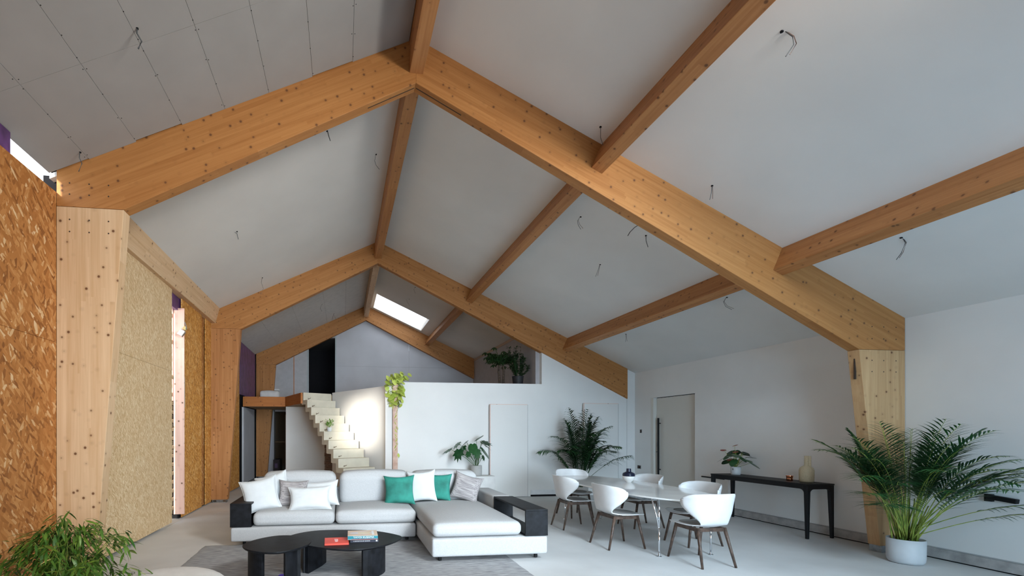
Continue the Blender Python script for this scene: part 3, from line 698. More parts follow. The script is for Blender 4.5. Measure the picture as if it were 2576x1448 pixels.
for (x, y) in ((-1.3, 6.05), (-.1, 6.05), (.9, 6.05), (1.13, 5.0), (2.3, 5.0), (2.3, 6.85), (-1.3, 6.85)):
    if lg is None: lg = G().tube([(0, 0, .012), (0, 0, .075)], .022, 12).obj('foot', BLACKM, sf); lg.location = (x, y-6.4, 0)
    else: c = lg.copy(); COL.objects.link(c); c.parent = sf; c.location = (x, y-6.4, 0)
def armbox(x0, x1, y0, y1, z0, z1, label, solid):
    t = thing('side_box', label, 'side table', ((x0+x1)/2, (y0+y1)/2, z0), 0, 'black oak box shelves on the sofa')
    hx, hy, hz = (x1-x0)/2, (y1-y0)/2, z1-z0; k = .022
    G().box(-hx, hx, -hy, hy, hz-k, hz).obj('top', BLACKOAK, t, bev=.003); G().box(-hx, hx, -hy+.001, hy-.001, 0, k).obj('bottom', BLACKOAK, t)
    G().box(-hx+.0005, hx-.0005, -hy+.0005, -hy+k, k, hz-k).obj('end_panel', BLACKOAK, t); G().box(-hx+.0005, hx-.0005, hy-k, hy-.0005, k, hz-k).obj('end_panel', BLACKOAK, t)
    if solid: G().box(-.01, .01, -hy+k, hy-k, k, hz-k).obj('divider', BLACKOAK, t)
armbox(-1.455, -1.185, 5.925, 6.96, .262, .572, 'black oak box table on the left end of sofa', True)
armbox(2.135, 2.41, 4.905, 5.995, .287, .597, 'black oak open box table on the chaise end of sofa', False)

# throw pillows
def pillow(name, w_, h_, t_, loc, rx, ry, rz, m, label, piping=None, n=22, group='throw cushions on the sofa'):
    o_ = G(); g = []
    def P(u, v_, s):
        a = 1-abs(u)**2.6; b = 1-abs(v_)**2.6; k = max(0, a*b)**.5
        ex = 1-.14*(1-abs(v_)**2)*abs(u)**3; ey = 1-.15*(1-abs(u)**2)*abs(v_)**3
        wr = .004*noise.noise(V(u*4+loc[0]*9, v_*4, s*3+rz))
        return V(u*w_/2*ex, v_*h_/2*ey, s*(t_/2*k+.003)+wr*k)
    vs = [P(-1+2*i/n, -1+2*j/n, s) for s in (-1, 1) for j in range(n+1) for i in range(n+1)]
    q = (n+1)**2; fs = []
    for s in range(2):
        for j in range(n):
            for i in range(n): fs.append([s*q+j*(n+1)+i, s*q+j*(n+1)+i+1, s*q+(j+1)*(n+1)+i+1, s*q+(j+1)*(n+1)+i])
    bd = [i for i in range(n)]+[i*(n+1)+n for i in range(n)]+[n*(n+1)+n-i for i in range(n)]+[(n-i)*(n+1) for i in range(n)]
    for a, b in zip(bd, bd[1:]+bd[:1]): fs.append([a, b, b+q, a+q])
    root = thing(name, label, 'cushion', loc, 0, group); root.rotation_euler = (rx, ry, rz)
    mobj('cover', vs, fs, m, root, smooth=True)
    if piping:
        pts = [(vs[i]+vs[i+q])/2 for i in bd]; pts.append(pts[0]); G().tube(pts, .006, 6).obj('piping', piping, root, smooth=True)
    return root
# local: face in XY plane, stand up with rx ~ 80 deg
def stand(loc, lean=.28, yaw=0, roll=0): return loc, PI/2-lean, roll, yaw
def pil(w_, h_, t_, loc, m, label, lean=.28, yaw=0, roll=0, piping=None, name='throw_pillow'):
    M = Matrix.Rotation(yaw, 4, 'Z') @ Matrix.Rotation(PI/2-lean, 4, 'X') @ Matrix.Rotation(roll, 4, 'Z')
    e = M.to_euler(); return pillow(name, w_, h_, t_, loc, e.x, e.y, e.z, m, label, piping)
pil(.46, .46, .17, (-.98, 6.46, .69), LINEN, 'white linen cushion with corner raised behind the leftmost one', .35, -.1, .30, LINEN)
pil(.50, .48, .18, (-1.12, 6.22, .64), LINEN, 'large white linen cushion leaning at left end of sofa', .35, .12, .20, LINEN)
pil(.42, .40, .15, (-.69, 6.30, .64), KNIT, 'grey slub cushion between white ones on left of sofa', .35, .0, -.04)
pil(.50, .36, .15, (-.30, 6.34, .63), LINEN, 'white linen cushion behind oblong one, left half of sofa', .3, -.1, .08, LINEN)
pil(.58, .34, .16, (-.44, 6.10, .60), LINEN, 'oblong white piped cushion lying in front, left half of sofa', .45, .05, .03, LINEN)
pil(.46, .44, .17, (.83, 6.36, .66), VELVET, 'green velvet cushion at sofa middle, left of white one', .3, -.18, .04)
pil(.44, .48, .16, (1.18, 6.44, .70), LINEN, 'plain white cushion between the two green ones', .22, -.30, .10)
pil(.44, .42, .15, (1.42, 6.46, .68), VELVET, 'green velvet cushion right of white one, before chaise back', .2, -.45, .0)
pil(.44, .42, .15, (1.86, 6.43, .67), KNIT, 'grey slub cushion tilted at right end of sofa', .25, -.25, -.28)

# ------------------------------------------------------------------ coffee tables
def blob(ctrl, n=64):
    """closed Catmull-Rom through control points"""
    out = []; k = len(ctrl)
    for i in range(k):
        p0, p1, p2, p3 = [V(*ctrl[(i+j-1) % k], 0) for j in range(4)]
        for s in range(n//k):
            t_ = s/(n//k); out.append(.5*((2*p1)+(-p0+p2)*t_+(2*p0-5*p1+4*p2-p3)*t_**2+(-p0+3*p1-3*p2+p3)*t_**3))
    return [(p.x, p.y) for p in out]
def ctable(label, loc, outline, z, legs, th=.022):
    t = thing('coffee_table', label, 'coffee table', loc, 0, 'black oak coffee tables on the rug')
    g = G(); n = len(outline)
    rings = []
    for (ins, zz) in ((.03, z-th), (.004, z-th*.55), (0, z-th*.3), (.004, z)):
        rings.append([V(x*(1-ins), y*(1-ins), zz) for x, y in outline])
    vs = [v for r in rings for v in r]; fs = [list(range(n))[::-1], [3*n+i for i in range(n)]]
    for k in range(3):
        for i in range(n): fs.append([k*n+i, k*n+(i+1) % n, (k+1)*n+(i+1) % n, (k+1)*n+i])
    mobj('tabletop', vs, fs, BLACKOAK, t)
    for pts in legs:
        pts = [V(*p, 0) for p in pts]; L_ = []; R_ = []
        for i, p in enumerate(pts):
            d = (pts[min(i+1, len(pts)-1)]-pts[max(i-1, 0)]).normalized(); nn = V(-d.y, d.x, 0)*.022; L_.append(p+nn); R_.append(p-nn)
        poly = [(p.x, p.y) for p in L_+R_[::-1]]
        G().prism(poly, .0, z-th, lambda p, a: V(p[0], p[1], a)).obj('leg', BLACKOAK, t, bev=.006)
    return t
def arc(cx_, cy_, r, a0, a1, n=7): return [(cx_+r*math.cos(a0+(a1-a0)*i/n), cy_+r*math.sin(a0+(a1-a0)*i/n)) for i in range(n+1)]
c0 = (.03, 4.86)
ctable('larger oval black coffee table carrying the books', (c0[0], c0[1], .011), blob([(-.62, .20), (-.42, .40), (-.15, .45), (.3, .36), (.58, .12), (.62, -.06), (.42, -.32), (.09, -.47), (-.3, -.32), (-.56, -.04)], 80), .322,
       [arc(.10, -.10, .32, -1.35, -.25), [(-.40, -.16), (-.33, -.02), (-.27, .10), (-.23, .22)], [(-.42, -.14), (-.46, .05), (-.47, .22)]])
c1 = (-.65, 4.53)
ctable('smaller round black coffee table in front of the larger one', (c1[0], c1[1], .011), blob([(-.33, -.06), (-.26, .17), (-.05, .34), (.18, .30), (.33, .10), (.28, -.14), (.07, -.33), (-.18, -.27)], 64), .372,
       [arc(-.02, .02, .25, PI+.35, PI+1.25), arc(.0, .0, .21, .2, 1.15), arc(-.0, .0, .2, -1.1, -.35)])
# books
def text(body, size, m, parent, M, ext=.0006, align='CENTER', name='lettering', sx=1):
    cu = bpy.data.curves.new(name, 'FONT'); cu.body = body; cu.size = size; cu.align_x = align; cu.align_y = 'CENTER'; cu.extrude = ext
    cu.materials.append(m); tmp = bpy.data.objects.new(name, cu); COL.objects.link(tmp); bpy.context.view_layer.update(); me = bpy.data.meshes.new_from_object(tmp.evaluated_get(bpy.context.evaluated_depsgraph_get())); bpy.data.objects.remove(tmp); me.name = name; o = bpy.data.objects.new(name, me); lnk(o, parent); o.matrix_basis = M @ Matrix.Diagonal((sx, 1, 1, 1)); return o
WHITEP = plain('white_print', (.85, .86, .88), .6)
def book(label, loc, rz, w_, d_, t_, cm, spine=None):
    t = thing('book', label, 'book', loc, rz, 'books on the coffee table')
    G().box(-w_/2+.003, w_/2-.003, -d_/2+.004, d_/2-.004, .003, t_-.003).obj('pages', PAPER, t)
    G().box(-w_/2, w_/2, -d_/2, d_/2, t_-.003, t_).obj('front_cover', cm, t); G().box(-w_/2, w_/2, -d_/2, d_/2, 0, .003).obj('back_cover', cm, t)
    G().box(-w_/2, w_/2, -d_/2, -d_/2+.003, .0031, t_-.0031).obj('spine', spine or cm, t); return t
RED = plain('coral_red_cover', (.80, .075, .045), .45); TEAL = plain('teal_spine', (.01, .20, .26), .4); DARK = plain('ink_blue_cover', (.015, .018, .035), .4)
ZB = .333
b = book('red book lying left of the stacked pair', (-.06, 4.71, ZB), .03, .25, .26, .018, RED)
text('WEST', .05, WHITEP, b, Matrix.Translation((0, .0, .0182)) @ Matrix.Rotation(PI/2, 4, 'Z'))
b = book('dark blue book at the bottom of the stack', (.235, 4.78, ZB), .0, .30, .24, .028, DARK)
text('A CENTURY OF ART SOURCES', .013, WHITEP, b, Matrix.Translation((-.03, -.1203, .014)) @ Matrix.Rotation(PI/2, 4, 'X'))
G().box(.122, .138, -.1206, -.12, .008, .022).obj('publisher_mark', WHITEP, b)
COVA = plain('peach_book_cover', (.74, .56, .42), .35)
b = book('teal-spined book with peach cover on top of the stack', (.22, 4.79, ZB+.029), -.02, .32, .25, .042, COVA, TEAL)
text('YAYOI KUSAMA', .028, WHITEP, b, Matrix.Translation((.01, -.1253, .024)) @ Matrix.Rotation(PI/2, 4, 'X'), sx=1.1)
G().box(-.12, .16, -.1256, -.125, .002, .007).obj('crimson_band', plain('crimson_band', (.35, .02, .05), .5), b)
G().add([V(-.02+.12*math.cos(a)*1.0, .0+.055*math.sin(a), .0424) for a in [i*2*PI/40 for i in range(40)]], [list(range(40))]).obj('cover_ellipse', plain('pale_lilac_print', (.72, .70, .74), .4), b)
G().box(-.05, .08, -.035, .03, .0425, .0429).obj('cover_patch', plain('pale_yellow_print', (.80, .68, .46), .4), b)
G().box(.10, .125, -.09, .09, .0425, .0429).obj('cover_label', WHITEP, b)
# small violet toy ring under table
t = thing('dog_toy', 'small violet ring lying on rug under the smaller coffee table', 'toy', (-.62, 4.64, .022))
g = G(); g.tube([(.03*math.cos(i*PI/8), .022*math.sin(i*PI/8), 0) for i in range(17)], .008, 8); g.obj('ring', plain('violet_plastic', (.12, .06, .45), .35), t, smooth=True)

# pouf
def superpouf(): 
    pr = []
    for i in range(25):
        a = -PI/2+PI*i/24; pr.append((.48*max(.0, abs(math.cos(a)))**.4, .225+.22*(1 if a > 0 else -1)*abs(math.sin(a))**.75))
    return pr
t = thing('pouf', 'round off-white upholstered pouf at the bottom left', 'pouf', (-1.28, 3.30, .012))
G().lathe([(max(r, .002), z) for r, z in superpouf()], 48).obj('cushion', plain('cream_boucle', (.72, .71, .69), .95, spec=.1, bumps=.7, bscale=160), t, smooth=True)
G().tube([(.473*math.cos(i*PI/24), .473*math.sin(i*PI/24), .30) for i in range(49)], .004, 6).obj('seam', FABRIC, t)

# ------------------------------------------------------------------ dining table
TX, TY = 4.17, 6.03
dt = thing('dining_table', 'long oval pale dining table on thin chrome legs', 'dining table', (TX, TY, 0))
n = 96; A1, A2, ex = .605, 1.49, 2.5
ol = []
for i in range(n):
    a = 2*PI*i/n; ol.append((A1*math.copysign(abs(math.cos(a))**(2/ex), math.cos(a)), A2*math.copysign(abs(math.sin(a))**(2/ex), math.sin(a))))
rings = [(.975, .698), (.993, .700), (1., .708), (1., .716), (.997, .720)]
vs = [V(x*s, y*s, z) for s, z in rings for x, y in ol]; fs = [list(range(n))[::-1], [4*n+i for i in range(n)]]
for k in range(4):
    for i in range(n): fs.append([k*n+i, k*n+(i+1) % n, (k+1)*n+(i+1) % n, (k+1)*n+i])
mobj('tabletop', vs, fs, MARBLE, dt)
G().box(-.40, .40, -.95, -.93, .655, .698).box(-.40, .40, .93, .95, .655, .698).box(-.41, -.39, -.95, .95, .655, .698).box(.39, .41, -.95, .95, .655, .698).obj('underframe', STEEL, dt)
for (x, y) in ((-.36, -1.16), (.33, -1.16), (-.34, 1.13), (.33, 1.13)):
    g = G(); g.tube([(x, y, .01), (x, y, .35)], .011, 10)
    s = 1 if x > 0 else -1; q = 1 if y < 0 else -1
    for (a, b) in ((.0, .0), (-.075, .03*q), (.05, .10*q)):
        g.tube([(x, y, .30), (x+a*.25, y+b*.25, .45), (x+a, y+b, .698)], .0085, 8)
    lo = g.obj('leg', CHROME, dt, smooth=True); G().lathe([(.03, 0), (.03, .004), (.01, .012)], 20, (x, y, 0)).obj('foot_disc', CHROME, lo)

# ------------------------------------------------------------------ chairs
def catm(P, t_):
    k = len(P)-1; i = min(int(t_*k), k-1); u = t_*k-i
    p0, p1, p2, p3 = P[max(i-1, 0)], P[i], P[i+1], P[min(i+2, k)]
    return [.5*((2*b)+(-a+c)*u+(2*a-5*b+4*c-d)*u*u+(-a+3*b-3*c+d)*u**3) for a, b, c, d in zip(p0, p1, p2, p3)]
ctl = [  # y, z, halfwidth, wing forward, wing lift
    (.262, .428, .085, 0, 0), (.245, .441, .175, 0, .0), (.16, .450, .225, 0, .0), (.02, .446, .232, 0, .002), (-.09, .442, .215, 0, .006), (-.165, .446, .180, .004, .012),
    (-.215, .472, .165, .012, .0), (-.245, .525, .195, .05, .0), (-.262, .60, .262, .12, .0), (-.275, .68, .305, .185, .0), (-.287, .75, .315, .195, .0), (-.297, .80, .300, .17, .0), (-.303, .825, .255, .115, .0)]
def chair_proto(label):
    t = thing('dining_chair', label, 'chair', (0, 0, 0), 0, 'white shell chairs around the dining table')
    NU, NV = 44, 20; vs = []
    for i in range(NU+1):
        y, z, hw, c, lf_ = catm(ctl, i/NU)
        for j in range(NV+1):
            s = -1+2*j/NV; x = hw*math.sin(s*PI/2*.82)/math.sin(PI/2*.82) if c > .01 else hw*s
            zz = z+lf_*s*s
            if i == NU: zz -= .0
            dish = -.008*(1-s*s) if i < NU*.42 else 0
            vs.append(V(x, y+c*abs(s)**2.2, zz+dish-.02*abs(s)**3*(1 if i > NU*.85 else 0)))
    fs = [[i*(NV+1)+j, i*(NV+1)+j+1, (i+1)*(NV+1)+j+1, (i+1)*(NV+1)+j] for i in range(NU) for j in range(NV)]
    mobj('shell', vs, fs, SHELL, t, smooth=True, solid=.010)
    # pad
    pv = []; pn = 32; 
    for rr, zz in ((1, .004), (.97, .010), (.6, .012), (.02, .012)):
        for j in range(pn):
            a = 2*PI*j/pn; pv.append(V(.185*rr*math.copysign(abs(math.cos(a))**.8, math.cos(a)), .02+.19*rr*math.sin(a), .442+zz))
    pf = [[k*pn+j, k*pn+(j+1) % pn, (k+1)*pn+(j+1) % pn, (k+1)*pn+j] for k in range(3) for j in range(pn)]; pf.append([3*pn+j for j in range(pn)]); pf.append(list(range(pn))[::-1])
    mobj('seat_pad', pv, pf, PADM, t, smooth=True)
    for (sx_, sy_) in ((1, 1), (-1, 1), (1, -1), (-1, -1)):
        tx, ty = sx_*.165, (.15 if sy_ > 0 else -.165); bx, by = sx_*.205, (.235 if sy_ > 0 else -.275)
        G().tube([(tx, ty, .425), (bx, by, 0)], .019, 12, .0125).obj('leg', WALNUT, t, smooth=True)
    G().box(-.15, .15, .14, .16, .385, .425).obj('rail', WALNUT, t); G().box(-.15, .15, -.175, -.155, .385, .425).obj('rail', WALNUT, t)
    G().box(-.175, -.155, -.155, .14, .385, .425).obj('rail', WALNUT, t); G().box(.155, .175, -.155, .14, .385, .425).obj('rail', WALNUT, t)
    return t
ch = chair_proto('nearest white shell chair at the near end of dining table, seen from behind')
ch.location = (4.13, 4.63, 0); ch.rotation_euler = (0, 0, .0)
for (x, y, rz, lab) in ((3.64, 5.41, -PI/2+.03, 'white shell chair at left long side of table, nearer one, back to the sofa'),
                        (3.65, 6.55, -PI/2-.02, 'white shell chair at left long side of table, farther one'),
                        (4.17, 7.44, PI+.03, 'white shell chair at the far end of dining table below the indoor palm'),
                        (4.74, 6.50, PI/2, 'white shell chair across the table beyond the navy vase'),
                        (4.70, 5.40, PI/2+.04, 'white shell chair on the far long side just behind the nearest chair')):
    copy_tree(ch, (x, y, 0), rz, lab)

# vase on the table
t = thing('vase', 'two-tone vase, navy neck and white base, on dining table', 'vase', (4.47, 6.38, .72))
G().lathe([(.035, 0), (.04, .012), (.082, .045), (.088, .075), (.088, .098)], 40).obj('base', plain('white_porcelain', (.78, .77, .75), .4), t, smooth=True)
G().lathe([(.088, .099), (.089, .125), (.080, .145), (.036, .168), (.033, .215), (.028, .215), (.026, .17)], 40).obj('neck', NAVY, t, smooth=False)

# ------------------------------------------------------------------ console table
CZ = .775; cx0, cx1, cy0, cy1 = 6.49, 6.93, 5.40, 7.03
t = thing('console_table', 'long black console table against right wall', 'console table', ((cx0+cx1)/2, (cy0+cy1)/2, 0))
hx, hy = (cx1-cx0)/2, (cy1-cy0)/2
G().box(-hx, hx, -hy, hy, CZ-.022, CZ).obj('tabletop', BLACKM, t, bev=.003)
def arch(a0, a1, f, nm_):
    """apron with rounded lower corners between two legs"""
    r = .06; zt = CZ-.022; zb = CZ-.075; pts = [(a0, zt), (a1, zt), (a1, zb-r)]
    pts += [(a1-r+r*math.cos(u), zb-r+r*math.sin(u)) for u in [PI/2*i/6 for i in range(1, 7)]]
    pts += [(a0+r-r*math.sin(u), zb-r+r*math.cos(u)) for u in [PI/2*i/6 for i in range(0, 6)]]+[(a0, zb-r)]
    g = G(); g.prism(pts, 0, .028, f); g.obj(nm_, BLACKM, t)
k = .055
arch(-hy+k, hy-k, lambda p, a: V(-hx+.008+a, p[0], p[1]), 'apron'); arch(-hy+k, hy-k, lambda p, a: V(hx-.036+a, p[0], p[1]), 'apron')
arch(-hx+k, hx-k, lambda p, a: V(p[0], -hy+.008+a, p[1]), 'apron'); arch(-hx+k, hx-k, lambda p, a: V(p[0], hy-.036+a, p[1]), 'apron')
for sx_ in (-1, 1):
    for sy_ in (-1, 1):
        x0, y0 = sx_*(hx-.003), sy_*(hy-.003)
        vs = []
        for (kk, z) in ((.034, 0), (k, CZ-.022)):
            for (a, b) in ((0, 0), (1, 0), (1, 1), (0, 1)): vs.append(V(x0-sx_*a*kk, y0-sy_*b*kk, z))
        mobj('leg', vs, [[0, 1, 2, 3], [4, 5, 6, 7], [0, 1, 5, 4], [1, 2, 6, 5], [2, 3, 7, 6], [3, 0, 4, 7]], BLACKM, t, bev=.006)
# bottle, candle on it
t = thing('bottle_vase', 'cream stoneware bottle with squared handle at near end of console', 'vase', (6.74, 5.62, CZ), .5)
G().lathe([(.06, 0), (.075, .008), (.083, .03), (.086, .12), (.086, .175), (.075, .21), (.05, .232), (.03, .245), (.026, .26), (.026, .385), (.018, .385), (.016, .30)], 40).obj('body', CREAM, t, smooth=True)
G().box(-.012, .012, -.05, -.024, .225, .385).obj('handle', CREAM, t, bev=.004)
t = thing('candle_holder', 'small shiny copper cup beside the stoneware bottle', 'candle', (6.70, 5.83, CZ))
G().lathe([(.036, 0), (.040, .004), (.038, .03), (.040, .065), (.047, .083), (.043, .083), (.036, .06)], 36).obj('cup', COPPER, t, smooth=True)
G().tube([(.0455*math.cos(i*PI/18), .0455*math.sin(i*PI/18), .084) for i in range(37)], .0025, 6).obj('rim', plain('white_rim', (.8, .8, .8), .3), t)
G().lathe([(.036, .055), (.036, .06), (.002, .062)], 20).obj('wax', LINEN, t)

# ------------------------------------------------------------------ leaves and plants
def pot(t, r, h, m, r0=None, thick=.008, n=40, name='pot'):
    r0 = r0 or r*.88
    G().lathe([(r0*.7, 0), (r0*.9, .004), (r0, .02*h/.2), (r*.985, h*.35), (r, h), (r-thick, h), (r-thick*1.5, h*.85), (.002, h*.85)], n).obj(name, m, t, smooth=False, bev=0)
    for p in t.children[-1].data.polygons if t.children else []: pass
    G().lathe([(r-thick*1.6, h*.86), (r*.5, h*.88), (.002, h*.88)], 24).obj('soil', SOIL, t)
def smooth_last(): pass
def blade(g, base, d, length, width, droop=.3, up=V(0, 0, 1), seg=5, fold=.15, roll=0):
    """lance-shaped leaflet with a centre fold"""
    d = d.normalized(); side = d.cross(up)
    if side.length < .05: side = d.cross(V(1, 0, .2))
    side.normalize(); 
    if roll: side = Matrix.Rotation(roll, 3, d) @ side
    nrm = side.cross(d).normalized(); p = V(*base); vs = []; cur = d.copy(); prof = (.25, .85, 1., .8, .45, .0)
    st_ = length/seg
    for i in range(seg+1):
        wdt = width/2*prof[min(5, int(round(i*5/seg)))]
        vs += [p-side*wdt+nrm*wdt*fold, p.copy(), p+side*wdt+nrm*wdt*fold]
        cur = (cur+V(0, 0, -droop/seg)).normalized(); p = p+cur*st_
    fs = []
    for i in range(seg):
        a = i*3; fs += [[a, a+1, a+4, a+3], [a+1, a+2, a+5, a+4]]
    g.add(vs, fs)
def frond(parent, base, azim, length, lift, droop, nl, ll, lw, m, hang=.25, start=.35, name='frond', stem_r=.006, xlim=None, mstem=CANE, ylim=None):
    """palm frond: an arching midrib with leaflets in two ranks"""
    d = V(math.cos(azim)*math.cos(lift), math.sin(azim)*math.cos(lift), math.sin(lift)); pts = [V(*base)]; n = 26; dirs = [d.copy()]
    for i in range(n):
        tt = i/n; d = (d+V(0, 0, -droop*(tt**1.3)*2.0/n)).normalized()
        q = pts[-1]+d*length/n
        if xlim is not None and q.x > xlim: q.x = xlim; d.x *= .2; d.normalize()
        if ylim is not None and q.y > ylim: q.y = ylim; d.y *= .2; d.normalize()
        pts.append(q); dirs.append(d.copy())
    g = G(); side0 = V(-math.sin(azim), math.cos(azim), 0)
    for k in range(nl):
        u = start+(1-start)*(k+.5)/nl; i = min(n-1, int(u*n)); p = pts[i].lerp(pts[i+1], u*n-i); dd = dirs[i]
        sz = math.sin(PI*min(1, (u-start)/(1-start)*.86+.14))**.6
        for s in (-1, 1):
            ld = (dd*random.uniform(.72, .85)+side0*s*random.uniform(.82, .95)+V(0, 0, random.uniform(.12, .26))).normalized()
            end = p+ld*ll*sz
            if xlim is not None and end.x > xlim+.01: ld = (ld+V(-(end.x-xlim)/(ll*sz+.01), 0, 0)).normalized()
            if ylim is not None and end.y > ylim+.01: ld = (ld+V(0, -(end.y-ylim)/(ll*sz+.01), 0)).normalized()
            blade(g, p, ld, ll*sz*random.uniform(.85, 1.08), lw, droop=hang*random.uniform(.75, 1.35), seg=4)
    fo = g.obj(name, m, parent, smooth=True)
    gs = G(); gs.tube(pts[::2], stem_r, 6, stem_r*.3); gs.obj('stalk', mstem, fo, smooth=True)
    return fo

# big areca palm by the right column
PX, PY = 6.46, 4.30
t = thing('potted_palm', 'big bushy areca palm in pale grey pot by the right column', 'plant', (PX, PY, 0))
G().lathe([(.10, 0), (.135, .006), (.150, .03), (.155, .07), (.157, .28), (.149, .28), (.145, .24), (.002, .235)], 56).obj('pot', POTG, t, smooth=True)
G().lathe([(.145, .238), (.08, .25), (.002, .25)], 24).obj('soil', SOIL, t)
random.seed(21)
for i in range(26):
    a = random.uniform(0, 2*PI); r = random.uniform(.02, .11); hgt = random.uniform(.30, .55); lean = random.uniform(.0, .12)
    G().tube([(r*math.cos(a), r*math.sin(a), .24), ((r+lean*.5)*math.cos(a), (r+lean*.5)*math.sin(a), .24+hgt*.6), ((r+lean*1.2)*math.cos(a), (r+lean*1.2)*math.sin(a), .24+hgt)], .008, 7, .005).obj('cane', CANE, t, smooth=True)
XLIM = XR-PX-.03
specs = []
# (azimuth deg, length, lift, droop)
for (az, Ln, lift, dr) in ((185, 1.25, 1.12, 1.4), (200, 1.15, 1.05, 1.5), (170, 1.1, 1.15, 1.2), (215, 1.0, 1.2, 1.0), (150, .95, 1.3, .9), (240, 1.15, 1.15, 1.1), (262, 1.15, 1.05, 1.5), (275, 1.2, .95, 1.4), (285, 1.15, 1.1, 1.45),
                           (295, 1.15, 1.25, 1.3), (310, 1.1, 1.3, 1.2), (90, 1.1, 1.3, 1.1), (120, 1.15, 1.3, 1.0), (60, 1.0, 1.4, .9), (330, 1.0, 1.42, .8), (10, 1.15, 1.5, .6), (250, 1.2, .85, 1.3), (272, 1.3, .78, 1.3),
                           (190, .95, .85, 1.3), (225, 1.2, 1.35, .8), (278, 1.3, .55, 1.2), (265, 1.1, 1.4, .8), (180, 1.3, 1.35, .9), (205, 1.05, .65, 1.0), (140, 1.2, 1.1, 1.2), (283, 1.1, .5, .8), (230, 1.05, .95, 1.5), (196, 1.2, 1.3, 1.2), (245, 1.3, 1.3, 1.0), (160, 1.2, 1.2, 1.4), (188, 1.0, 1.25, 1.6), (207, .95, 1.0, 1.8), (258, 1.1, 1.25, 1.6), (270, 1.0, 1.35, 1.7), (235, .9, 1.2, 1.9), (175, .9, 1.3, 1.9), (288, 1.25, .9, 1.5), (300, 1.1, 1.1, 1.6), (125, .9, 1.3, 1.5), (195, 1.1, 1.0, 1.9), (222, 1.0, 1.3, 1.9), (248, 1.05, 1.15, 1.9), (266, 1.15, 1.0, 1.9), (280, 1.1, 1.2, 1.9), (292, 1.2, 1.0, 1.8), (212, 1.15, 1.15, 1.5), (256, 1.2, 1.3, 1.4), (272, 1.25, 1.2, 1.5), (240, .8, 1.0, 1.6), (150, 1.1, 1.1, 1.7), (100, 1.0, 1.2, 1.8)):
    a = math.radians(az+random.uniform(-6, 6)); rb_ = random.uniform(.02, .10)
    frond(t, (rb_*math.cos(a), rb_*math.sin(a), random.uniform(.26, .42)), a, Ln*random.uniform(1.0, 1.16), lift+.06, dr*1.12, 22, .34, .0185, PALM, hang=.6, start=.40, stem_r=.0055, xlim=XLIM)

# kentia palm in the corner behind the table
t = thing('potted_palm', 'dark green palm standing before the partition, behind the farthest chair', 'plant', (5.28, 9.22, 0))
G().lathe([(.12, 0), (.16, .01), (.18, .3), (.17, .3), (.165, .26), (.002, .26)], 40).obj('pot', POTW, t, smooth=True)
G().lathe([(.165, .262), (.002, .27)], 24).obj('soil', SOIL, t)
random.seed(5)
for (az, Ln, lift, dr) in ((200, 1.75, 1.30, 1.3), (185, 1.6, 1.2, 1.5), (215, 1.8, 1.38, 1.1), (340, 1.65, 1.25, 1.4), (355, 1.85, 1.32, 1.2), (320, 1.7, 1.40, 1.0), (270, 1.7, 1.4, 1.0), (250, 1.6, 1.3, 1.3), (290, 1.6, 1.25, 1.3),
                           (175, 1.4, 1.02, 1.4), (5, 1.45, 1.0, 1.3), (190, 1.9, 1.42, 1.0), (350, 1.9, 1.42, .9), (230, 1.5, 1.1, 1.4), (310, 1.5, 1.1, 1.4), (265, 1.85, 1.48, .7), (170, 1.75, 1.34, 1.1), (12, 1.7, 1.2, 1.2), (260, 1.3, 1.3, 1.6), (280, 1.35, 1.2, 1.7), (220, 1.3, 1.15, 1.6), (325, 1.3, 1.2, 1.6), (200, 1.35, 1.2, 1.8), (345, 1.3, 1.3, 1.8), (275, 1.9, 1.5, .9)):
    a = math.radians(az+random.uniform(-5, 5))
    frond(t, (.05*math.cos(a), .05*math.sin(a), .26), a, Ln*random.uniform(.9, 1.0)*.97, min(1.5, lift+.14), dr*1.75, 26, .42, .036, KENT, hang=1.0, start=.33, stem_r=.008, ylim=.50, mstem=KENT)
# two reaching side fronds
frond(t, (0, 0, .3), math.radians(350), 1.35, .75, .9, 16, .34, .032, KENT, hang=.9, start=.5, stem_r=.006, ylim=.5, mstem=KENT)

# bamboo at lower left
def leaf_mesh(length, width, seg=5, droop=.35, fold=.2):
    g = G(); blade(g, (0, 0, 0), V(1, 0, .1), length, width, droop=droop, seg=seg, fold=fold)
    me = bpy.data.meshes.new('leaf'); me.from_pydata([tuple(v) for v in g.v], [], g.f)
    for p in me.polygons: p.use_smooth = True
    return me
def place_leaf(me, parent, p, azim, pitch, roll=0, s=1, name='leaf'):
    o = bpy.data.objects.new(name, me); lnk(o, parent); o.location = p; o.rotation_euler = (roll, -pitch, azim); o.scale = (s, s, s); return o
t = thing('bamboo_plant', 'leafy green bamboo plant at the lower left before the board wall', 'plant', (-2.02, 3.55, 0))
G().lathe([(.14, 0), (.18, .01), (.20, .34), (.19, .34), (.185, .3), (.002, .3)], 40).obj('pot', POTB, t, smooth=True); G().lathe([(.186, .302), (.002, .31)], 20).obj('soil', SOIL, t)
lm = [leaf_mesh(.13, .021), leaf_mesh(.11, .019, droop=.7), leaf_mesh(.15, .022, droop=.2)]
for m_ in lm: m_.materials.append(BAMB)
ly = leaf_mesh(.09, .016); ly.materials.append(BAMBY)
random.seed(11); cnt = 0; rest = G()
tips = []
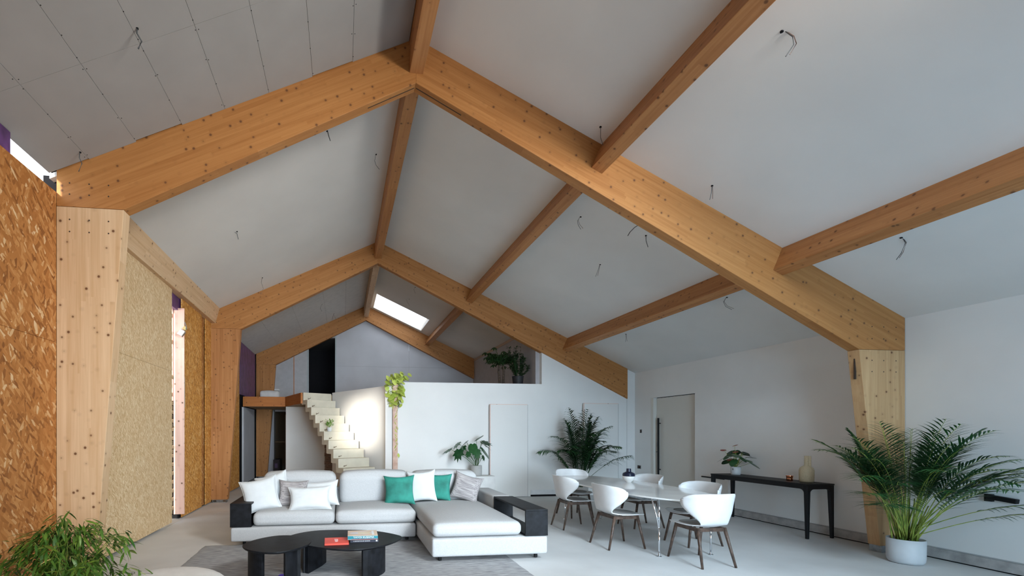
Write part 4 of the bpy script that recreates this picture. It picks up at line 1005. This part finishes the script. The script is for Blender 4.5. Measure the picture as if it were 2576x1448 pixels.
for i in range(64):
    a = random.uniform(0, 2*PI); R_ = random.uniform(.10, .70); top = .87-.42*(R_/.62)**1.6+random.uniform(-.10, .05)
    sx_ = R_*math.cos(a); sy_ = R_*math.sin(a)*.7
    sx_ = max(sx_, -.50)
    p0 = V(.06*math.cos(a), .06*math.sin(a), .3); p1 = V(sx_*.45, sy_*.45, top*.78); p2 = V(sx_*.85, sy_*.85, top); p3 = V(sx_*1.08, sy_*1.08, top-.05)
    G().tube([p0, p1, p2, p3], .004, 6, .0015).obj('cane', CANE, t, smooth=True)
    for k in range(26):
        u = random.uniform(.35, 1.); q = (p0.lerp(p1, u*2) if u < .5 else (p1.lerp(p2, (u-.5)*4) if u < .75 else p2.lerp(p3, (u-.75)*4)))+V(random.uniform(-.05, .05), random.uniform(-.05, .05), random.uniform(-.05, .05))
        az = a+random.uniform(-1.5, 1.5); pt_ = random.uniform(-1.0, .25)
        if cnt < 300 and random.random() < .35 and q.y < .25:
            place_leaf(ly if random.random() < .05 else random.choice(lm), t, q, az, pt_, random.uniform(-.6, .6), random.uniform(.75, 1.15)); cnt += 1
        else:
            d_ = V(math.cos(az)*math.cos(pt_), math.sin(az)*math.cos(pt_), math.sin(pt_)); blade(rest, q, d_, random.uniform(.10, .14), .020, droop=.4, seg=3)
stuff(rest.obj('foliage', BAMB, t, smooth=True))

# heart leaf mesh
def heart(size, m, notch=0, elong=1.15, cup=.12, n=14):
    g = G(); pts = []
    for i in range(n*2+1):
        a = -PI+2*PI*i/(2*n)
        r = (1-.62*abs(math.sin(a/2))**0*0)
        th_ = a
        # heart: x along the tip
        rr = .5*(1+.25*math.cos(th_)-.32*math.exp(-((abs(th_)-PI)/.35)**2)); x = rr*math.cos(th_)*elong*1.15+.25; y = rr*math.sin(th_)*1.0
        if math.cos(th_) > .3: y *= 1-.35*(math.cos(th_)-.3)
        if notch and abs(math.sin(th_)) > .25:
            if i % 2: x *= 1-.30*notch; y *= 1-.36*notch
        pts.append(V(x*size, y*size, -cup*size*(abs(y)**1.5+max(0, x)**2*.8)))
    c = V(.12*size, 0, .02*size); vs = [c]+pts; fs = [[0, i+1, i+2] for i in range(len(pts)-1)]
    me = bpy.data.meshes.new('leaf'); me.from_pydata([tuple(v) for v in vs], [], fs); me.materials.append(m)
    for p in me.polygons: p.use_smooth = True
    return me
# pothos hanging from ledge
random.seed(3)
t = thing('hanging_pothos', 'lime green vine hanging down from the left end of the ledge', 'plant', (1.20, YW-.0, LZ))
G().lathe([(.07, 0), (.09, .01), (.10, .14), (.092, .14), (.088, .11), (.002, .11)], 30, (.07, .10, -.04)).obj('pot', POTW, t, smooth=True)
hm = [heart(.10, POTH), heart(.08, POTH), heart(.12, POTH)]
for i in range(120):
    x = random.gauss(-.04, .105); z = random.uniform(-.52, .22); 
    if z > .02: x = random.gauss(.0, .13)
    place_leaf(random.choice(hm), t, (x, -.03-random.uniform(0, .09) if x > -.0 or z > 0 else random.uniform(-.08, -.02), z), random.uniform(PI, 2*PI), random.uniform(-1.3, -.3), random.uniform(-.6, .6), random.uniform(.9, 1.35))
vines = [[(.0, -.03, .1), (.01, -.06, -.3), (.0, -.05, -.8), (.02, -.05, -1.1), (.0, -.05, -1.45), (.07, -.05, -1.72)], [(-.05, -.03, .05), (-.08, -.06, -.3), (-.06, -.05, -.78)], [(.03, -.03, .1), (.06, -.06, -.2), (.04, -.05, -.5)]]
for v_ in vines: G().tube(v_, .0035, 6).obj('vine', plain('green_vine_stem', (.22, .32, .06), .6), t)
for z in (-.62, -.68, -.74, -.80, -.9, -1.0, -1.06, -1.17, -1.22, -1.27, -1.36, -1.42, -1.49, -1.62):
    place_leaf(hm[1], t, (.0+random.uniform(-.02, .02)+(.05 if z < -1.55 else 0), -.07, z), random.choice((PI*1.2, PI*1.7)), -1.1, random.uniform(-.4, .4), random.uniform(.7, 1.05))

# monstera in its pot on a low white plinth
pt = tag(G().box(2.62, 3.37, 9.36, 9.70, 0, .535).obj('plinth', plain('white_plinth_paint', (.74, .73, .71), .7), bev=.003), 'low white plinth behind the sofa carrying the monstera', 'plinth')
t = thing('monstera_plant', 'glossy dark monstera with split leaves in small off-white pot', 'plant', (2.98, 9.48, .535))
G().lathe([(.08, 0), (.105, .01), (.117, .05), (.117, .235), (.108, .235), (.104, .2), (.002, .2)], 40).obj('pot', POTW, t, smooth=True); G().lathe([(.104, .201), (.002, .21)], 20).obj('soil', SOIL, t)
mh = heart(.26, MONS, notch=1, n=10); mh2 = heart(.23, MONS, n=12, cup=.2); random.seed(8)
for (x, y, z, az, pi_, ro, s) in ((-.60, -.05, .60, 3.35, -.35, .5, .95), (-.43, -.08, .58, 4.2, -1.0, .2, 1.1), (-.42, -.02, .74, 3.8, -.6, .3, .9), (-.24, -.02, .77, 3.6, -.5, .4, .85), (-.12, -.1, .70, 4.5, -.95, .1, .9), (.0, .0, .82, .7, .4, -.6, .95),
                              (.08, -.1, .76, 5.7, -.6, -.3, 1.1), (.10, -.12, .62, 5.5, -.8, -.2, 1.15), (.14, .02, .76, 6.1, -.3, -.5, .9), (-.04, -.14, .58, 4.6, -1.15, .1, .85), (-.22, -.12, .54, 4.2, -1.0, .2, .6), (.12, -.08, .45, 5.4, -1.2, 0, .5), (-.30, .0, .66, 3.9, -.8, .3, .9)):
    lo = place_leaf(random.choice((mh, mh2)), t, (x, y, z), az, pi_, ro, s)
    G().tube([(random.uniform(-.03, .03), random.uniform(-.03, .03), .2), (x*.4, y*.4, z*.65), (x, y, z)], .006, 6, .004).obj('stem', plain('green_petiole', (.05, .12, .03), .5), t, smooth=True)

# anthurium on the console
t = thing('anthurium_plant', 'red-flowered anthurium in pale grey pot on console table', 'plant', (6.72, 6.76, CZ))
G().lathe([(.055, 0), (.066, .006), (.072, .03), (.074, .14), (.068, .14), (.066, .12), (.002, .12)], 36).obj('pot', POTG, t, smooth=True); G().lathe([(.066, .121), (.002, .128)], 20).obj('soil', SOIL, t)
G().tube([(-.0745+.0, -.02+.012*math.cos(i*PI/6), .10+.012*math.sin(i*PI/6)) for i in range(13)], .0025, 5).obj('stamp_mark', NAVY, t)
ah = heart(.15, ANTH, elong=1.35); ar = heart(.08, ANTHR, elong=1.2); random.seed(14)
for i in range(20):
    a = random.uniform(0, 2*PI); r = random.uniform(.05, .2); z = random.uniform(.24, .42)-(r-.1)*.4
    place_leaf(ah, t, (min(r*math.cos(a), .16), r*math.sin(a)*1.15, z), a, random.uniform(-.7, .1), random.uniform(-.3, .3), random.uniform(.6, 1.0))
    G().tube([(0, 0, .12), (r*.5*math.cos(a), r*.5*math.sin(a), z*.75), (min(r*math.cos(a), .16), r*math.sin(a)*1.15, z)], .0028, 5).obj('stem', CANE, t)
for (x, y, z) in ((-.05, .17, .41), (-.04, -.02, .50), (-.08, -.09, .39), (-.07, .02, .25)):
    place_leaf(ar, t, (x, y, z), 3.6+random.uniform(-.6, .6), .3, .3, 1); G().tube([(0, 0, .12), (x*.6, y*.6, z*.7), (x, y, z)], .0022, 5).obj('stem', CANE, t)

# stair plant
t = thing('potted_plant', 'small bright green plant in white pot on a stair tread', 'plant', (-.30, 10.44, 1.527))
G().lathe([(.04, 0), (.05, .006), (.054, .1), (.049, .1), (.047, .085), (.002, .085)], 28).obj('pot', LINEN, t, smooth=True); G().lathe([(.047, .086), (.002, .09)], 16).obj('soil', SOIL, t)
g = G(); random.seed(2)
for i in range(70):
    a = random.uniform(0, 2*PI); e = random.uniform(.2, 1.4); r = random.uniform(.02, .09); z = .12+random.uniform(0, .14)
    blade(g, (r*math.cos(a), r*math.sin(a), z), V(math.cos(a)*math.cos(e), math.sin(a)*math.cos(e), math.sin(e)), .06, .03, droop=.3, seg=3)
for i in range(12):
    a = random.uniform(0, 2*PI); g.tube([(0, 0, .085), (.07*math.cos(a), .07*math.sin(a), .22)], .0025, 5)
stuff(g.obj('foliage', leafmat('bright_green_leaf', (.08, .22, .03), (.28, .48, .10)), t))

# loft plants
t = thing('umbrella_tree', 'dark bushy tree with twin trunks behind the ledge, left one', 'plant', (3.92, 10.45, FZ))
G().lathe([(.13, 0), (.17, .02), (.2, .16), (.19, .16), (.002, .13)], 28).obj('pot', plain('terracotta', (.30, .12, .07), .8), t, smooth=True)
G().tube([(-.03, 0, .13), (-.07, 0, .5), (-.05, 0, .8)], .032, 9, .024).obj('trunk', TRUNK, t, smooth=True); G().tube([(.05, .02, .13), (.07, .02, .5), (.03, 0, .78)], .03, 9, .022).obj('trunk', TRUNK, t, smooth=True)
random.seed(31); g = G()
for i in range(70):
    a = random.uniform(0, 2*PI); e = random.uniform(-.6, 1.0); r = random.uniform(.12, .42); c = V(-.02+r*math.cos(a), r*math.sin(a)*.7, .82+r*.55*math.sin(e)+random.uniform(-.1, .1))
    for k in range(7):
        aa = a+k*2*PI/7; blade(g, c, V(math.cos(aa), math.sin(aa), -.35), .13, .045, droop=.6, seg=3)
    g.tube([(0, 0, .75), c], .006, 5)
stuff(g.obj('foliage', LOFTG, t))
t = thing('potted_shrub', 'upright shrub in black pot on the loft, right one', 'plant', (4.22, 10.15, FZ))
G().lathe([(.09, 0), (.10, .02), (.135, .34), (.14, .36), (.13, .36), (.002, .32)], 28).obj('pot', POTB, t, smooth=True)
g = G(); random.seed(77)
for i in range(20):
    a = random.uniform(0, 2*PI); sp_ = random.uniform(.05, .34); tip = V(sp_*math.cos(a), sp_*math.sin(a)*.6, random.uniform(.75, 1.15)-max(0, sp_*math.cos(a))*.9); p0 = V(.04*math.cos(a), .04*math.sin(a), .32); mid = V(tip.x*.8, tip.y*.8, .35+(tip.z-.35)*.45)
    if tip.x > .28: tip.x = .28
    g.tube([p0, mid, tip], .006, 5, .002)
    for k in range(40):
        u = random.uniform(.15, 1); q = p0.lerp(mid, u*2) if u < .5 else mid.lerp(tip, (u-.5)*2)
        aa = random.uniform(0, 2*PI); blade(g, q, V(math.cos(aa), math.sin(aa), random.uniform(0, .9)), .085, .034, droop=.2, seg=3)
stuff(g.obj('foliage', LOFTG, t))
t.scale = (1, 1, 1)
t2 = tag(G().lathe([(.002, 0), (.012, .01), (.014, .025), (.006, .04), (.001, .042)], 12, (4.14, 10.08, 3.86)).obj('red_ornament', plain('red_gloss', (.35, .01, .01), .3), smooth=True), 'tiny red ornament hanging at top of the loft shrub', 'ornament')

# ------------------------------------------------------------------ cables hanging from the ceilings
def cable(x, y, pts, r, label, m=WIRE, two=False):
    z = zr(x); t = thing('ceiling_cable', label, 'cable', (x, y, z), 0, 'loose cables hanging from the ceilings')
    G().tube([(0, 0, .02)]+pts, r, 6).obj('sheath', m, t, smooth=True)
    if two: G().tube([(0, 0, .02)]+[(a+.035*(i+1)/len(pts), b, c*.92) for i, (a, b, c) in enumerate(pts)], r*.8, 6).obj('core', WIREBR, t, smooth=True)
    G().lathe([(.012, -.006), (.012, .004)], 10).obj('cable_hole', GAPM, t)
cs = [(-1.59, 3.63, [(.0, 0, -.04), (.035, 0, -.10), (.01, .0, -.16)], .006, 'thick grey cable stub on grey boards at upper left'),
      (-2.52, 4.57, [(.0, -.01, -.06), (.03, -.02, -.12), (.0, -.02, -.20)], .004, 'curled cable at top of the nearest left column'),
      (-1.63, 7.07, [(-.05, 0, -.005), (.0, 0, -.03), (.02, 0, -.12)], .005, 'short cable on left white ceiling of middle bay'),
      (-1.61, 9.14, [(-.02, 0, -.10), (.02, 0, -.22), (-.03, 0, -.34)], .003, 'thin cable above the left end of the middle frame'),
      (-.19, 5.6, [(.02, 0, -.06), (.04, 0, -.12)], .006, 'dark cable stub behind the nearest left rafter'),
      (.50, 6.5, [(-.02, 0, -.10), (.0, 0, -.16), (.05, 0, -.22)], .003, 'thin curly cable beside the ridge beam'),
      (-.57, 12.56, [(-.05, 0, -.12), (.0, 0, -.2)], .004, 'cable in far left bay, lower one'),
      (-.26, 14.02, [(-.06, 0, -.2), (.0, 0, -.03), (.06, 0, -.2)], .004, 'cable loop in far left bay near the last frame'),
      (3.38, 3.0, [(.06, -.03, -.06), (.07, -.03, -.12), (.0, -.03, -.22)], .0035, 'pair of long cables at upper right of picture', WIRE, True),
      (2.82, 4.5, [(.0, 0, -.06), (.0, .0, -.12), (.03, 0, -.20)], .003, 'thin cable at joint of nearest frame and upper purlin'),
      (4.12, 4.44, [(-.01, 0, -.08), (-.03, 0, -.16)], .003, 'cable pair above nearest right rafter, halfway down', WIRE, True),
      (3.40, 5.91, [(-.05, 0, -.06), (-.04, 0, -.12), (.0, 0, -.18)], .003, 'thin cable pair just below nearest rafter, left one', WIRE, True),
      (4.02, 5.50, [(-.08, 0, -.03), (-.15, 0, -.10), (-.18, 0, -.15)], .005, 'thick black cable end hooked behind the nearest right rafter'),
      (4.19, 5.61, [(.0, 0, -.07), (.03, 0, -.16)], .004, 'short cable with yellow end below the nearest rafter'),
      (4.18, 6.68, [(-.04, 0, -.10), (-.08, 0, -.20)], .003, 'thin cable pair in middle of the white ceiling', WIRE, True),
      (5.74, 5.92, [(-.06, 0, -.07), (-.02, 0, -.14), (.08, 0, -.18)], .003, 'curly cable pair under the lower purlin', WIRE, True),
      (5.77, 8.32, [(.0, 0, -.10), (-.01, 0, -.16)], .0028, 'faint cable pair beneath lower purlin near the door', WIRE, True),
      (5.76, 3.87, [(.05, 0, -.05), (.0, 0, -.16), (-.06, 0, -.23)], .0032, 'pair of cables above the right column', WIRE, True),
      (1.89, 11.24, [(-.04, 0, -.06), (.0, 0, -.16)], .003, 'thin cable above the roof window, nearer one'),
      (1.89, 12.26, [(-.1, 0, .0), (.0, 0, -.18)], .003, 'thin cable above the roof window, farther one')]
for c in cs: cable(*c)
t = thing('hook', 'small metal hook under the nearest left rafter', 'hook', (-1.63, 5.2, 4.0)); bpy.data.objects.remove(t)
